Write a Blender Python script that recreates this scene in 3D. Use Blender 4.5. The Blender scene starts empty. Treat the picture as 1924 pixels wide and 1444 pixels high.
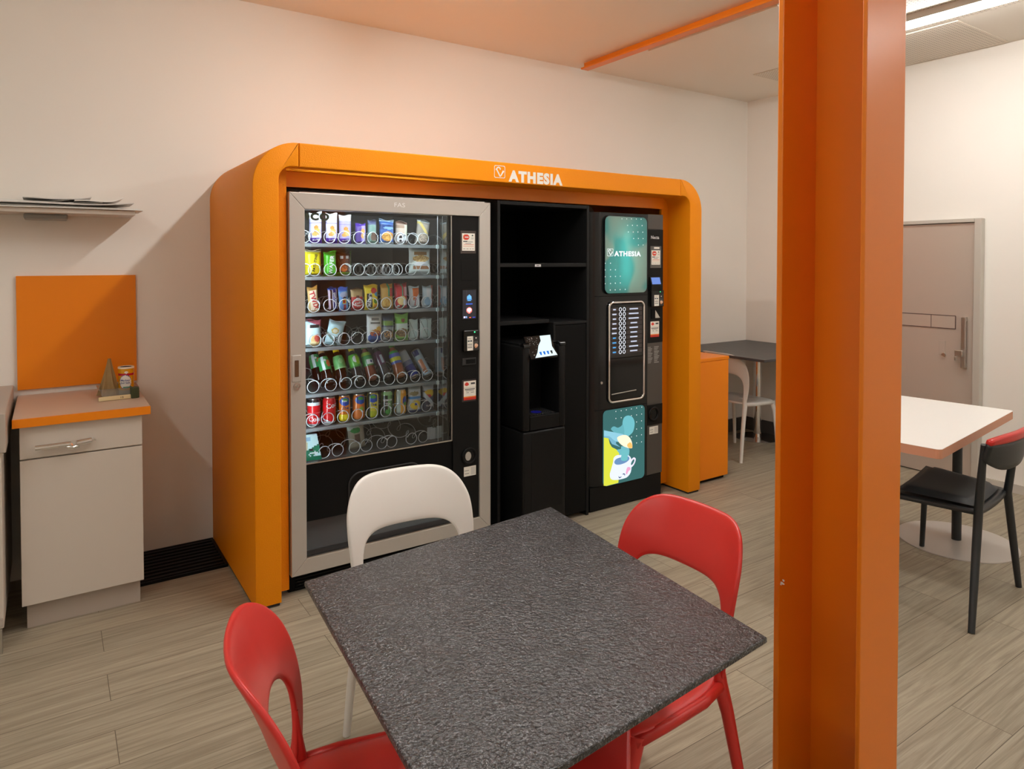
import bpy, bmesh, math, random
from math import sin, cos, pi, radians, sqrt
from mathutils import Vector, Matrix
import numpy as np
random.seed(7)
SC = bpy.context.scene
COL = SC.collection
# ------------------------------------------------------------------ camera
H_CAM = 1.55
F_PX, CX, CY = 1296.0, 962.0, 519.8
YAW, PITCH = radians(33.82), radians(1.27)
cd = bpy.data.cameras.new('camera'); cam = bpy.data.objects.new('camera', cd); COL.objects.link(cam)
cam.location = (0, 0, H_CAM); cam.rotation_euler = (pi/2-PITCH, 0, -YAW)
cd.sensor_width = 36; cd.lens = 36*F_PX/1924; cd.shift_y = -(722-CY)/1924
cd.clip_start = .02
SC.camera = cam
_fw = np.array([sin(YAW)*cos(PITCH), cos(YAW)*cos(PITCH), -sin(PITCH)])
_rt = np.array([cos(YAW), -sin(YAW), 0]); _up = np.cross(_rt, _fw)
def at(px, py, ax, val):
    """point where the sight line of a measured corner meets the real plane axis=val"""
    d = _rt*(px-CX)/F_PX+_up*(CY-py)/F_PX+_fw
    c = np.array([0, 0, H_CAM]); t = (val-c[ax])/d[ax]
    return c+t*d
# ------------------------------------------------------------------ materials
def srgb(r, g=None, b=None):
    if g is None: r, g, b = r
    f = lambda c: (c/255/12.92 if c/255 <= .04045 else ((c/255+.055)/1.055)**2.4)
    return (f(r), f(g), f(b), 1)
def newmat(name):
    m = bpy.data.materials.new(name); m.use_nodes = True
    n = m.node_tree.nodes; return m, n, m.node_tree.links, n['Principled BSDF']
MATS = {}
def mat(name, col, rough=.5, metal=0, bump=0, bscale=200, vary=0, vscale=3, spec=.5, coat=0, emit=None, es=0):
    if name in MATS: return MATS[name]
    m, n, l, p = newmat(name)
    p.inputs['Base Color'].default_value = col
    p.inputs['Roughness'].default_value = rough; p.inputs['Metallic'].default_value = metal
    p.inputs['Specular IOR Level'].default_value = spec
    p.inputs['Coat Weight'].default_value = coat
    if emit:
        p.inputs['Emission Color'].default_value = emit; p.inputs['Emission Strength'].default_value = es
    if vary or bump:
        tc = n.new('ShaderNodeTexCoord')
    if vary:
        t = n.new('ShaderNodeTexNoise'); t.inputs['Scale'].default_value = vscale; t.inputs['Detail'].default_value = 4
        l.new(tc.outputs['Object'], t.inputs['Vector'])
        mx = n.new('ShaderNodeMix'); mx.data_type = 'RGBA'
        mx.inputs[6].default_value = tuple(c*(1-vary) for c in col[:3])+(1,)
        mx.inputs[7].default_value = tuple(min(1, c*(1+vary)) for c in col[:3])+(1,)
        l.new(t.outputs['Fac'], mx.inputs[0]); l.new(mx.outputs[2], p.inputs['Base Color'])
    if bump:
        t = n.new('ShaderNodeTexNoise'); t.inputs['Scale'].default_value = bscale; t.inputs['Detail'].default_value = 2
        l.new(tc.outputs['Object'], t.inputs['Vector'])
        b = n.new('ShaderNodeBump'); b.inputs['Strength'].default_value = bump; b.inputs['Distance'].default_value = .004
        l.new(t.outputs['Fac'], b.inputs['Height']); l.new(b.outputs['Normal'], p.inputs['Normal'])
    MATS[name] = m; return m
def emat(name, col, s):
    if name in MATS: return MATS[name]
    m = bpy.data.materials.new(name); m.use_nodes = True; n = m.node_tree.nodes; n.clear()
    e = n.new('ShaderNodeEmission'); o = n.new('ShaderNodeOutputMaterial')
    e.inputs[0].default_value = col; e.inputs[1].default_value = s
    m.node_tree.links.new(e.outputs[0], o.inputs[0]); MATS[name] = m; return m
def printed(name, rough, coat=0, es=0, bump=0):
    """ink on foil, card or tin: the print is stored per face in the attribute Col"""
    m, n, l, p = newmat(name)
    a = n.new('ShaderNodeAttribute'); a.attribute_name = 'Col'
    l.new(a.outputs['Color'], p.inputs['Base Color'])
    p.inputs['Roughness'].default_value = rough; p.inputs['Coat Weight'].default_value = coat
    if es:
        l.new(a.outputs['Color'], p.inputs['Emission Color']); p.inputs['Emission Strength'].default_value = es
    if bump:
        tc = n.new('ShaderNodeTexCoord'); t = n.new('ShaderNodeTexNoise'); t.inputs['Scale'].default_value = 55
        l.new(tc.outputs['Object'], t.inputs['Vector'])
        b = n.new('ShaderNodeBump'); b.inputs['Strength'].default_value = bump; b.inputs['Distance'].default_value = .006
        l.new(t.outputs['Fac'], b.inputs['Height']); l.new(b.outputs['Normal'], p.inputs['Normal'])
    return m
# ------------------------------------------------------------------ mesh builder
class MB:
    def __init__(s): s.bm = bmesh.new(); s.mi = 0
    def _mark(s, fs):
        for f in fs: f.material_index = s.mi
    def box(s, x0, y0, z0, x1, y1, z1, bev=0, seg=2):
        r = bmesh.ops.create_cube(s.bm, size=1)
        for v in r['verts']:
            v.co = Vector(((x0+x1)/2+v.co.x*abs(x1-x0), (y0+y1)/2+v.co.y*abs(y1-y0), (z0+z1)/2+v.co.z*abs(z1-z0)))
        fs = set(f for v in r['verts'] for f in v.link_faces)
        if bev:
            es = list(set(e for v in r['verts'] for e in v.link_edges))
            b = bmesh.ops.bevel(s.bm, geom=es, offset=bev, segments=seg, profile=.5, affect='EDGES')
            fs = set(f for v in b['verts'] for f in v.link_faces) | set(f for f in fs if f.is_valid)
        s._mark(fs); return s
    def ngon(s, pts): 
        f = s.bm.faces.new([s.bm.verts.new(p) for p in pts]); f.material_index = s.mi; return f
    def prism(s, pts, off, bev=0, seg=2):
        """pts: 3D polygon, off: extrusion vector"""
        off = Vector(off)
        a = [s.bm.verts.new(p) for p in pts]; b = [s.bm.verts.new(Vector(p)+off) for p in pts]
        n = len(pts); fs = [s.bm.faces.new(a), s.bm.faces.new(b[::-1])]
        for i in range(n): fs.append(s.bm.faces.new([a[i], b[i], b[(i+1) % n], a[(i+1) % n]]))
        s._mark(fs)
        bmesh.ops.recalc_face_normals(s.bm, faces=fs)
        if bev:
            es = list(fs[0].edges)+list(fs[1].edges)
            bb = bmesh.ops.bevel(s.bm, geom=es, offset=bev, segments=seg, profile=.5, affect='EDGES')
            s._mark(bb['faces'])
        return s
    def tube(s, path, r, n=10, cap=True, ry=None, up=None):
        """swept tube; r a number or one per point; ry a second radius"""
        P = [Vector(p) for p in path]; m = len(P)
        R = [r]*m if not hasattr(r, '__len__') else list(r)
        RY = R if ry is None else ([ry]*m if not hasattr(ry, '__len__') else list(ry))
        rings = []; ref = Vector(up) if up else None
        for i in range(m):
            d = (P[min(i+1, m-1)]-P[max(i-1, 0)]).normalized()
            if ref is None: ref = Vector((0, 0, 1)) if abs(d.z) < .9 else Vector((1, 0, 0))
            a = (ref-d*ref.dot(d)).normalized(); b = d.cross(a)
            if not up: ref = a
            rings.append([s.bm.verts.new(P[i]+a*cos(2*pi*k/n)*R[i]+b*sin(2*pi*k/n)*RY[i]) for k in range(n)])
        fs = []
        for i in range(m-1):
            for k in range(n):
                fs.append(s.bm.faces.new([rings[i][k], rings[i][(k+1) % n], rings[i+1][(k+1) % n], rings[i+1][k]]))
        if cap: fs += [s.bm.faces.new(rings[0][::-1]), s.bm.faces.new(rings[-1])]
        s._mark(fs); return s
    def cyl(s, a, b, r, n=20, r2=None): return s.tube([a, b], [r, r if r2 is None else r2], n)
    def lathe(s, prof, c=(0, 0, 0), n=24):
        """prof: (r, z) pairs round the vertical through c"""
        rings = []
        for (r, z) in prof:
            rings.append([s.bm.verts.new((c[0]+max(r, 1e-5)*cos(2*pi*k/n), c[1]+max(r, 1e-5)*sin(2*pi*k/n), c[2]+z)) for k in range(n)])
        fs = []
        for i in range(len(prof)-1):
            for k in range(n): fs.append(s.bm.faces.new([rings[i][k], rings[i][(k+1) % n], rings[i+1][(k+1) % n], rings[i+1][k]]))
        fs += [s.bm.faces.new(rings[0][::-1]), s.bm.faces.new(rings[-1])]
        s._mark(fs); return s
    def grid(s, nu, nv, fn, colfn=None, closed=False):
        V = [[s.bm.verts.new(fn(i/nu, j/nv)) for j in range(nv+1)] for i in range(nu if closed else nu+1)]
        lay = None
        if colfn: lay = s.bm.loops.layers.float_color.get('Col') or s.bm.loops.layers.float_color.new('Col')
        for i in range(nu):
            for j in range(nv):
                ii = (i+1) % nu if closed else i+1
                f = s.bm.faces.new([V[i][j], V[ii][j], V[ii][j+1], V[i][j+1]]); f.material_index = s.mi
                if colfn:
                    c = colfn((i+.5)/nu, (j+.5)/nv)
                    for lp in f.loops: lp[lay] = c
        return V
    def build(s, name, m, parent=None, origin=None, smooth=None, local=False, weld=False):
        if weld: bmesh.ops.remove_doubles(s.bm, verts=s.bm.verts, dist=1e-5)
        bmesh.ops.recalc_face_normals(s.bm, faces=s.bm.faces)
        base = Vector((0, 0, 0))
        if not local:
            if parent is not None:
                r = parent
                while r.parent: r = r.parent
                base = Vector(r.location)
            elif origin == 'base':
                vs = [v.co for v in s.bm.verts]
                base = Vector(((min(v.x for v in vs)+max(v.x for v in vs))/2, (min(v.y for v in vs)+max(v.y for v in vs))/2, min(v.z for v in vs)))
            elif origin is not None: base = Vector(origin)
            for v in s.bm.verts: v.co -= base
        me = bpy.data.meshes.new(name); s.bm.to_mesh(me); s.bm.free()
        for x in (m if isinstance(m, (list, tuple)) else [m]): me.materials.append(x)
        o = bpy.data.objects.new(name, me); COL.objects.link(o)
        if parent is not None: o.parent = parent
        elif not local: o.location = base
        if smooth is not None:
            me.polygons.foreach_set('use_smooth', [True]*len(me.polygons))
            if smooth < 180: me.set_sharp_from_angle(angle=radians(smooth))
        return o
def tag(o, label=None, cat=None, group=None, kind=None):
    for k, v in (('label', label), ('category', cat), ('group', group), ('kind', kind)):
        if v: o[k] = v
    return o
def thing(name, loc, label, cat, group=None, rot=(0, 0, 0)):
    o = bpy.data.objects.new(name, None); COL.objects.link(o); o.empty_display_size = .05
    o.location = loc; o.rotation_euler = rot
    return tag(o, label, cat, group)
def boxo(name, m, parent, *a, bev=.002, **k): return MB().box(*a, bev=bev).build(name, m, parent, **k)
def text_verts(txt, size, bold=0):
    """outline of a word: list of faces with 2D points, centred"""
    cu = bpy.data.curves.new('t', 'FONT'); cu.body = txt; cu.size = size; cu.offset = bold*size; cu.space_character = 1+bold*3
    cu.align_x = 'CENTER'; cu.align_y = 'CENTER'; cu.resolution_u = 3
    ob = bpy.data.objects.new('t', cu); COL.objects.link(ob)
    dg = bpy.context.evaluated_depsgraph_get(); dg.update()
    me = bpy.data.meshes.new_from_object(ob.evaluated_get(dg))
    vs = [(v.co.x, v.co.y) for v in me.vertices]; fs = [tuple(p.vertices) for p in me.polygons]
    bpy.data.objects.remove(ob); bpy.data.curves.remove(cu); bpy.data.meshes.remove(me)
    return vs, fs
def lettering(txt, size, m, parent, fn, bold=0, xs=1, name='lettering', local=True, label=None, fit=None):
    """words as thin real geometry: fn(a, b) maps the flat text to the surface"""
    vs, fs = text_verts(txt, size, bold)
    if fit:
        a0, a1 = min(v[0] for v in vs), max(v[0] for v in vs); b0, b1 = min(v[1] for v in vs), max(v[1] for v in vs)
        vs = [((a-(a0+a1)/2)*fit[0]/(a1-a0), (b-(b0+b1)/2)*fit[1]/(b1-b0)) for a, b in vs]
    me = bpy.data.meshes.new(name)
    me.from_pydata([tuple(fn(a*xs, b)) for a, b in vs], [], fs); me.materials.append(m)
    o = bpy.data.objects.new(name, me); COL.objects.link(o); o.parent = parent
    if not local:
        r = parent
        while r.parent: r = r.parent
        for v in me.vertices: v.co -= Vector(r.location)
    if label: o['label'] = label
    return o
def paint(ops):
    def f(u, v):
        c = (1, 1, 1, 1)
        for op in ops:
            k = op[0]
            if k == 'bg': c = op[1]
            elif k == 'h':
                if op[1] <= v < op[2]: c = op[3]
            elif k == 'v':
                if op[1] <= u < op[2]: c = op[3]
            elif k == 'r':
                if op[1] <= u < op[3] and op[2] <= v < op[4]: c = op[5]
            elif k == 'e':
                if ((u-op[1])/op[3])**2+((v-op[2])/op[4])**2 < 1: c = op[5]
            elif k == 'd':   # diagonal band
                if op[1] <= v+op[3]*(u-.5) < op[2]: c = op[4]
            elif k == 's':   # printed crumbs or nuts inside an ellipse
                if ((u-op[1])/op[3])**2+((v-op[2])/op[4])**2 < 1:
                    h = sin(u*91.7+v*57.3+op[6])*43758.5; h -= math.floor(h)
                    if h < .55: c = op[5]
        return c
    return f
# ------------------------------------------------------------------ palette
M_WALL = mat('wall paint', srgb(237, 232, 224), .65, vary=.015, vscale=1.5)
M_CEIL = mat('ceiling metal tile', srgb(236, 228, 216), .6)
M_ORF = mat('orange textured laminate', (.80, .255, .002, 1), .5, bump=.35, bscale=190, spec=.18)
M_ORS = mat('orange smooth panel', (.84, .235, .002, 1), .4, spec=.35)
M_ORP = mat('orange gloss paint', (.80, .205, .006, 1), .3, vary=.04, vscale=2)
M_BLK = mat('black panel', (.006, .006, .006, 1), .42, spec=.16)
M_BLKM = mat('matt black', (.0045, .0045, .0045, 1), .6, spec=.12)
M_BLKG = mat('gloss black', (.005, .005, .005, 1), .12, spec=.4)
M_DGR = mat('dark grey plastic', (.03, .03, .031, 1), .45, spec=.25)
M_INT = mat('machine interior grey', (.085, .088, .09, 1), .4)
M_SILV = mat('silver door profile', (.50, .47, .43, 1), .38, metal=.35)
M_STEEL = mat('brushed steel', (.62, .6, .57, 1), .28, metal=1)
M_CHROME = mat('chrome', (.86, .86, .86, 1), .07, metal=1)
M_WIRE = mat('spiral wire', (.80, .83, .85, 1), .3, metal=.25)
M_CAB = mat('beige cabinet laminate', srgb(206, 196, 184), .4)
M_TOP = mat('beige worktop laminate', srgb(208, 186, 168), .35)
M_KICK = mat('kick board laminate', srgb(176, 164, 152), .5)
M_RED = mat('red polypropylene', (.60, .028, .022, 1), .34, bump=.05, bscale=900)
M_WHC = mat('white polypropylene', (.74, .72, .68, 1), .36, bump=.04, bscale=900)
M_BCH = mat('black chair plastic', (.016, .019, .021, 1), .42)
M_GRC = mat('charcoal seat pad', (.03, .034, .037, 1), .5)
M_PAPER = mat('newsprint', srgb(222, 220, 214), .8)
M_WHITE = mat('white print', (.8, .8, .8, 1), .5)
M_PRINT = printed('printed foil', .28, coat=.3, bump=.25)
M_CARD = printed('printed card', .45)
M_TIN = printed('printed tin', .25, coat=.4)
def glassmat(name, f0, tint=(1, 1, 1, 1), rough=.0):
    m = bpy.data.materials.new(name); m.use_nodes = True; n = m.node_tree.nodes; l = m.node_tree.links; n.clear()
    o = n.new('ShaderNodeOutputMaterial'); t = n.new('ShaderNodeBsdfTransparent'); g = n.new('ShaderNodeBsdfGlossy')
    t.inputs[0].default_value = tint; g.inputs['Roughness'].default_value = rough
    fr = n.new('ShaderNodeFresnel'); fr.inputs['IOR'].default_value = f0
    x = n.new('ShaderNodeMixShader'); l.new(fr.outputs[0], x.inputs[0]); l.new(t.outputs[0], x.inputs[1]); l.new(g.outputs[0], x.inputs[2])
    l.new(x.outputs[0], o.inputs[0]); return m
M_GLASS = glassmat('display glass', 1.46, (.93, .95, .95, 1))
M_CLEAR = glassmat('clear plastic', 1.5, (.86, .85, .8, 1), .1)
_n = M_CLEAR.node_tree.nodes; _l = M_CLEAR.node_tree.links
_o = [x for x in _n if x.type == 'OUTPUT_MATERIAL'][0]; _s = _o.inputs[0].links[0].from_socket
_d = _n.new('ShaderNodeBsdfDiffuse'); _d.inputs[0].default_value = (.8, .78, .72, 1); _m = _n.new('ShaderNodeMixShader'); _m.inputs[0].default_value = .22
_l.new(_s, _m.inputs[1]); _l.new(_d.outputs[0], _m.inputs[2]); _l.new(_m.outputs[0], _o.inputs[0])
# floor: grey-beige vinyl planks running along the machine wall
def floor_mat():
    m, n, l, p = newmat('grey oak plank vinyl')
    tc = n.new('ShaderNodeTexCoord')
    br = n.new('ShaderNodeTexBrick'); br.offset = .37; br.offset_frequency = 2; br.squash = 1
    br.inputs['Scale'].default_value = 1; br.inputs['Brick Width'].default_value = 1.22; br.inputs['Row Height'].default_value = .185
    br.inputs['Mortar Size'].default_value = .0014; br.inputs['Mortar Smooth'].default_value = .3
    br.inputs['Color1'].default_value = (.0, .0, .0, 1); br.inputs['Color2'].default_value = (1, 1, 1, 1); br.inputs['Mortar'].default_value = (.5, .5, .5, 1)
    l.new(tc.outputs['Object'], br.inputs['Vector'])
    mp = n.new('ShaderNodeMapping'); mp.inputs['Scale'].default_value = (1.3, 30, 1); l.new(tc.outputs['Object'], mp.inputs['Vector'])
    ad = n.new('ShaderNodeVectorMath'); ad.operation = 'MULTIPLY_ADD'
    l.new(br.outputs['Color'], ad.inputs[0]); ad.inputs[1].default_value = (7, 31, 0); l.new(mp.outputs['Vector'], ad.inputs[2])
    n1 = n.new('ShaderNodeTexNoise'); n1.inputs['Scale'].default_value = 1.6; n1.inputs['Detail'].default_value = 8; n1.inputs['Roughness'].default_value = .62; n1.inputs['Distortion'].default_value = 1.1
    l.new(ad.outputs[0], n1.inputs['Vector'])
    mp2 = n.new('ShaderNodeMapping'); mp2.inputs['Scale'].default_value = (4, 90, 1); l.new(ad.outputs[0], mp2.inputs['Vector'])
    n2 = n.new('ShaderNodeTexNoise'); n2.inputs['Scale'].default_value = .5; n2.inputs['Detail'].default_value = 5; l.new(mp2.outputs['Vector'], n2.inputs['Vector'])
    cr = n.new('ShaderNodeValToRGB'); e = cr.color_ramp.elements
    e[0].position = .3; e[0].color = srgb(139, 129, 111); e[1].position = .72; e[1].color = srgb(184, 174, 154)
    x = e.new(.5); x.color = srgb(163, 153, 133)
    l.new(n1.outputs['Fac'], cr.inputs[0])
    g2 = n.new('ShaderNodeValToRGB'); g2.color_ramp.elements[0].position = .35; g2.color_ramp.elements[0].color = (.82, .81, .8, 1)
    g2.color_ramp.elements[1].position = .62; g2.color_ramp.elements[1].color = (1.06, 1.05, 1.04, 1)
    l.new(n2.outputs['Fac'], g2.inputs[0])
    mx = n.new('ShaderNodeMix'); mx.data_type = 'RGBA'; mx.blend_type = 'MULTIPLY'; mx.inputs[0].default_value = 1
    l.new(cr.outputs[0], mx.inputs[6]); l.new(g2.outputs[0], mx.inputs[7])
    # plank to plank tone
    tn = n.new('ShaderNodeValToRGB'); tn.color_ramp.elements[0].color = (.88, .88, .88, 1); tn.color_ramp.elements[1].color = (1.05, 1.05, 1.05, 1)
    l.new(br.outputs['Color'], tn.inputs[0])
    m2 = n.new('ShaderNodeMix'); m2.data_type = 'RGBA'; m2.blend_type = 'MULTIPLY'; m2.inputs[0].default_value = 1
    l.new(mx.outputs[2], m2.inputs[6]); l.new(tn.outputs[0], m2.inputs[7])
    m3 = n.new('ShaderNodeMix'); m3.data_type = 'RGBA'; m3.inputs[7].default_value = srgb(92, 80, 66)
    l.new(br.outputs['Fac'], m3.inputs[0]); l.new(m2.outputs[2], m3.inputs[6])
    l.new(m3.outputs[2], p.inputs['Base Color']); p.inputs['Roughness'].default_value = .42; p.inputs['Specular IOR Level'].default_value = .35
    b = n.new('ShaderNodeBump'); b.inputs['Strength'].default_value = .12; b.inputs['Distance'].default_value = .002
    l.new(n2.outputs['Fac'], b.inputs['Height']); l.new(b.outputs['Normal'], p.inputs['Normal'])
    return m
# ------------------------------------------------------------------ room shell
YW, XE, ZC = 4.1, 5.36, 3.016       # machine wall, end wall, ceiling
XL, YB = -2.6, -2.6
T = .1
def struct(name, m, *a, **k):
    o = MB().box(*a).build(name, m, origin='base'); o['kind'] = 'structure'; return o
struct('floor', floor_mat(), XL-T, YB-T, -T, XE+T, YW+T, 0)
struct('ceiling', M_CEIL, XL-T, YB-T, ZC, XE+T, YW+T, ZC+T)
struct('wall_back', M_WALL, XL-T, YW, 0, XE+T, YW+T, ZC)
struct('wall_right', M_WALL, XE, YB-T, 0, XE+T, YW, ZC)
struct('wall_left', M_WALL, XL-T, YB-T, 0, XL, YW, ZC)
struct('wall_front', M_WALL, XL, YB-T, 0, XE, YB, ZC)
M_SKIRT = mat('dark skirting', (.075, .068, .062, 1), .45)
struct('baseboard_back', M_SKIRT, 3.75, YW-.014, 0, XE, YW, .115)
struct('baseboard_right', M_SKIRT, XE-.014, 3.2, 0, XE, YW-.014, .115)
struct('baseboard_end', mat('pale skirting', srgb(200, 194, 184), .5), XE-.012, -2.6, 0, XE, 2.15, .06)
# metal ceiling panels beyond the orange beam: pale tray and its neighbours
def perforated():
    m, n, l, p = newmat('perforated ceiling panel')
    tc = n.new('ShaderNodeTexCoord'); v = n.new('ShaderNodeTexVoronoi'); v.inputs['Scale'].default_value = 42; v.inputs['Randomness'].default_value = 0
    l.new(tc.outputs['Object'], v.inputs['Vector'])
    c = n.new('ShaderNodeValToRGB'); c.color_ramp.elements[0].position = .12; c.color_ramp.elements[0].color = srgb(120, 110, 98)
    c.color_ramp.elements[1].position = .2; c.color_ramp.elements[1].color = srgb(222, 212, 198)
    l.new(v.outputs['Distance'], c.inputs[0]); l.new(c.outputs[0], p.inputs['Base Color']); p.inputs['Roughness'].default_value = .6
    return m
M_PERF = perforated()
def cpanel(name, m, x0, y0, x1, y1, d=.006):
    o = MB().box(x0, y0, ZC-d, x1, y1, ZC, bev=.002).build(name, m, origin='base'); o['kind'] = 'structure'
cpanel('trim_1', M_CEIL, 3.46, 2.45, 4.56, 3.47, .012)
cpanel('trim_2', M_PERF, 4.6, 2.0, 5.3, 3.47, .007)
cpanel('trim_3', M_PERF, 3.46, 1.0, 4.56, 2.42, .007)
# orange steel beam: only its lower flange and a bit of web hang out of the ceiling
beam = thing('ceiling_beam', (3.31, 1.0, ZC), 'orange steel beam flange running along the ceiling from the machine wall', 'beam')
boxo('flange', M_ORP, beam, 3.275, -2.55, ZC-.05, 3.345, 3.976, ZC-.036, bev=.003)
boxo('web', M_ORP, beam, 3.302, -2.55, ZC-.036, 3.318, 3.97, ZC, bev=0)
# orange steel column, a deep channel section
c = thing('steel_column', (1.82, 1.09, 0), 'orange painted steel column standing in front of the dark table', 'column')
X0, X1, Y0, Y1 = 1.726, 1.917, .961, 1.218
boxo('near_flange', M_ORP, c, X0, Y0, 0, X1, Y0+.012, ZC, bev=.002)
boxo('far_flange', M_ORP, c, X0, Y1-.018, 0, X1, Y1, ZC, bev=.003)
boxo('web', M_ORP, c, 1.886, Y0+.012, 0, 1.900, Y1-.018, ZC, bev=0)
chip = MB()
for dx, dz, s in ((0, 0, .004), (.005, .008, .003), (-.003, -.004, .0025), (.006, -.003, .002)):
    p = at(1469+dx*600, 1095-dz*600, 0, X0-.0004)
    chip.box(X0-.0006, p[1]-s, p[2]-s*.8, X0+.0001, p[1]+s, p[2]+s*.8)
chip.build('paint_chip', M_WALL, c)
# ------------------------------------------------------------------ ceiling lamps
M_LAMP = emat('lamp diffuser glow', (1, .98, .945, 1), 52)
M_LAMP2 = emat('lamp diffuser soft glow', (1, .98, .945, 1), 27)
M_LAMPR = emat('lamp diffuser right glow', (1, .98, .945, 1), 58)
M_LAMPL = emat('lamp diffuser left glow', (1, .98, .945, 1), 48)
M_LAMP3 = emat('lamp diffuser bright glow', (1, .98, .945, 1), 83)
M_LAMPB = mat('lamp housing white', srgb(235, 232, 226), .4)
def lamp(x, y0, y1, label, m=None):
    o = thing('ceiling_lamp', (x, (y0+y1)/2, ZC), label, 'ceiling lamp', 'linear lamps on the ceiling')
    boxo('housing', M_LAMPB, o, x-.05, y0, ZC-.045, x+.05, y1, ZC-.0005)
    boxo('diffuser', m or M_LAMP, o, x-.032, y0+.01, ZC-.068, x+.032, y1-.01, ZC-.0455, bev=.004)
lamp(4.29, .9, 2.6, m=M_LAMPR, label='lit linear lamp on the ceiling at the right behind the orange column')
LAMPS = [(1.60, 1.35, 3.12), (-1.15, .3, 1.9), (1.75, -1.9, -.3), (-.75, -1.9, -.3), (4.29, -1.9, -.3)]
for q, (x, y0, y1) in enumerate(LAMPS):
    lamp(x, y0, y1, m=(M_LAMP3 if q == 0 else M_LAMPL if q == 1 else M_LAMP2 if q < 4 else None), label=('lit linear lamp on the ceiling above the dark table', 'lit linear lamp on the ceiling above the left cabinet',
         'lit linear lamp on the ceiling behind the camera', 'lit linear lamp behind the camera at the left', 'lit linear lamp on the ceiling behind the right table')[q])
# ------------------------------------------------------------------ orange portal round the machines
XO, XI, XIR, XOR = .737, .85, 3.512, 3.624
ZT, ZU, FY, FYB = 2.085, 1.977, 3.13, YW-.002
pt = thing('vending_surround', (2.18, FY, 0), 'orange rounded portal enclosing the snack machine and the coffee machine', 'vending surround')
def arc(cx, cz, r, a0, a1, n=10): return [(cx+r*cos(a0+(a1-a0)*k/n), cz+r*sin(a0+(a1-a0)*k/n)) for k in range(n+1)]
RO, RI = .200, .062
def side(flip, xj):
    pts = [(XO, .014)]+arc(XO+RO, ZT-RO, RO, pi, pi/2, 14)+[(xj, ZT), (xj, ZU)]+arc(XI+RI, ZU-RI, RI, pi/2, pi, 10)+[(XI, .014)]
    if flip: pts = [(XO+XOR-x, z) for x, z in pts]
    return [(x, FY, z) for x, z in pts]
JX = .941
for fl in (0, 1):
    MB().prism(side(fl, JX-.0012), (0, FYB-FY, 0), bev=.006, seg=3).build('side_panel', M_ORF, pt, smooth=25)
xr = XO+XOR-JX
MB().prism([(JX+.0012, FY, ZU), (JX+.0012, FY, ZT), (xr-.0012, FY, ZT), (xr-.0012, FY, ZU)], (0, FYB-FY, 0), bev=.004).build('header_panel', M_ORF, pt)
boxo('foot_strip', M_DGR, pt, XO+.004, FY+.012, 0, XI-.006, FYB, .0135)
boxo('foot_strip', M_DGR, pt, XIR+.006, FY+.012, 0, XOR-.004, FYB, .0135)
FSC = 3.31
boxo('fascia', M_ORS, pt, .918, FSC, 1.904, 3.452, FSC+.018, 1.9765, bev=.001)
boxo('filler_strip', M_ORF, pt, XI+.0005, 3.205, .03, .904, 3.225, 1.9765, bev=.001)
boxo('filler_strip', M_ORF, pt, 3.452, FSC+.02, .03, XIR-.0005, FSC+.04, 1.9765, bev=.001)
# white ram-horn emblem and lettering on the header
def onfront(y): return lambda p: (p[0], y, p[1])
def hw(px, py): p = at(px, py, 1, FY-.001); return p[0], p[2]
x0, z0 = hw(955.5, 331); x1, z1 = hw(1057, 337)
cxl, czl = (x0+x1)/2, (z0+z1)/2
cz_ = czl-.001
M_LET = mat('pale lettering', srgb(226, 222, 214), .5)
lettering('ATHESIA', .0735, M_LET, pt, lambda a, b: (cxl+a, FY-.0012, cz_+b), bold=.062, fit=(x1-x0, .064), local=False, label='white block lettering on the header')
def emblem(m, parent, cx, cz, w, h, y, name='emblem'):
    b = MB(); t = .045*w
    X, Z = lambda u: cx+(u-.5)*w, lambda v: cz+(v-.5)*h
    rr = .12*w
    o_ = arc(cx+w/2-rr, cz+h/2-rr, rr, 0, pi/2, 5)+arc(cx-w/2+rr, cz+h/2-rr, rr, pi/2, pi, 5)+arc(cx-w/2+rr, cz-h/2+rr, rr, pi, 1.5*pi, 5)+arc(cx+w/2-rr, cz-h/2+rr, rr, 1.5*pi, 2*pi, 5)
    n = len(o_)
    for k in range(n):
        p, q = o_[k], o_[(k+1) % n]
        i = lambda s: (cx+(s[0]-cx)*(1-2*t/w), cz+(s[1]-cz)*(1-2*t/h))
        b.ngon([(p[0], y, p[1]), (q[0], y, q[1]), (i(q)[0], y, i(q)[1]), (i(p)[0], y, i(p)[1])])
    def stroke(P, w0, w1):
        m_ = len(P); L = []; Rr = []
        for k in range(m_):
            a_ = P[max(k-1, 0)]; c_ = P[min(k+1, m_-1)]; dx, dz = c_[0]-a_[0], c_[1]-a_[1]; d = sqrt(dx*dx+dz*dz) or 1
            ww = w0+(w1-w0)*k/(m_-1)
            L.append((P[k][0]-dz/d*ww, P[k][1]+dx/d*ww)); Rr.append((P[k][0]+dz/d*ww, P[k][1]-dx/d*ww))
        for k in range(m_-1): b.ngon([(X(u), y, Z(v)) for u, v in (L[k], L[k+1], Rr[k+1], Rr[k])])
    # horn curl running down into a V
    curl = [(.55, .66), (.56, .75), (.49, .83), (.38, .85), (.28, .80), (.22, .72), (.26, .62)]+[(.26+.29*k/6, .62-.50*k/6) for k in range(1, 7)]
    stroke(curl, .05, .055)
    stroke([(.86, .60), (.76, .44), (.66, .28), (.56, .12)], .075, .04)
    stroke([(.14, .66), (.24, .70)], .05, .03)
    return b.build(name, m, parent)
x0, z0 = hw(928.5, 309); x1, z1 = hw(949, 336)
emblem(M_LET, pt, (x0+x1)/2, (z0+z1)/2, x1-x0, abs(z1-z0)*.93, FY-.0012)
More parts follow.
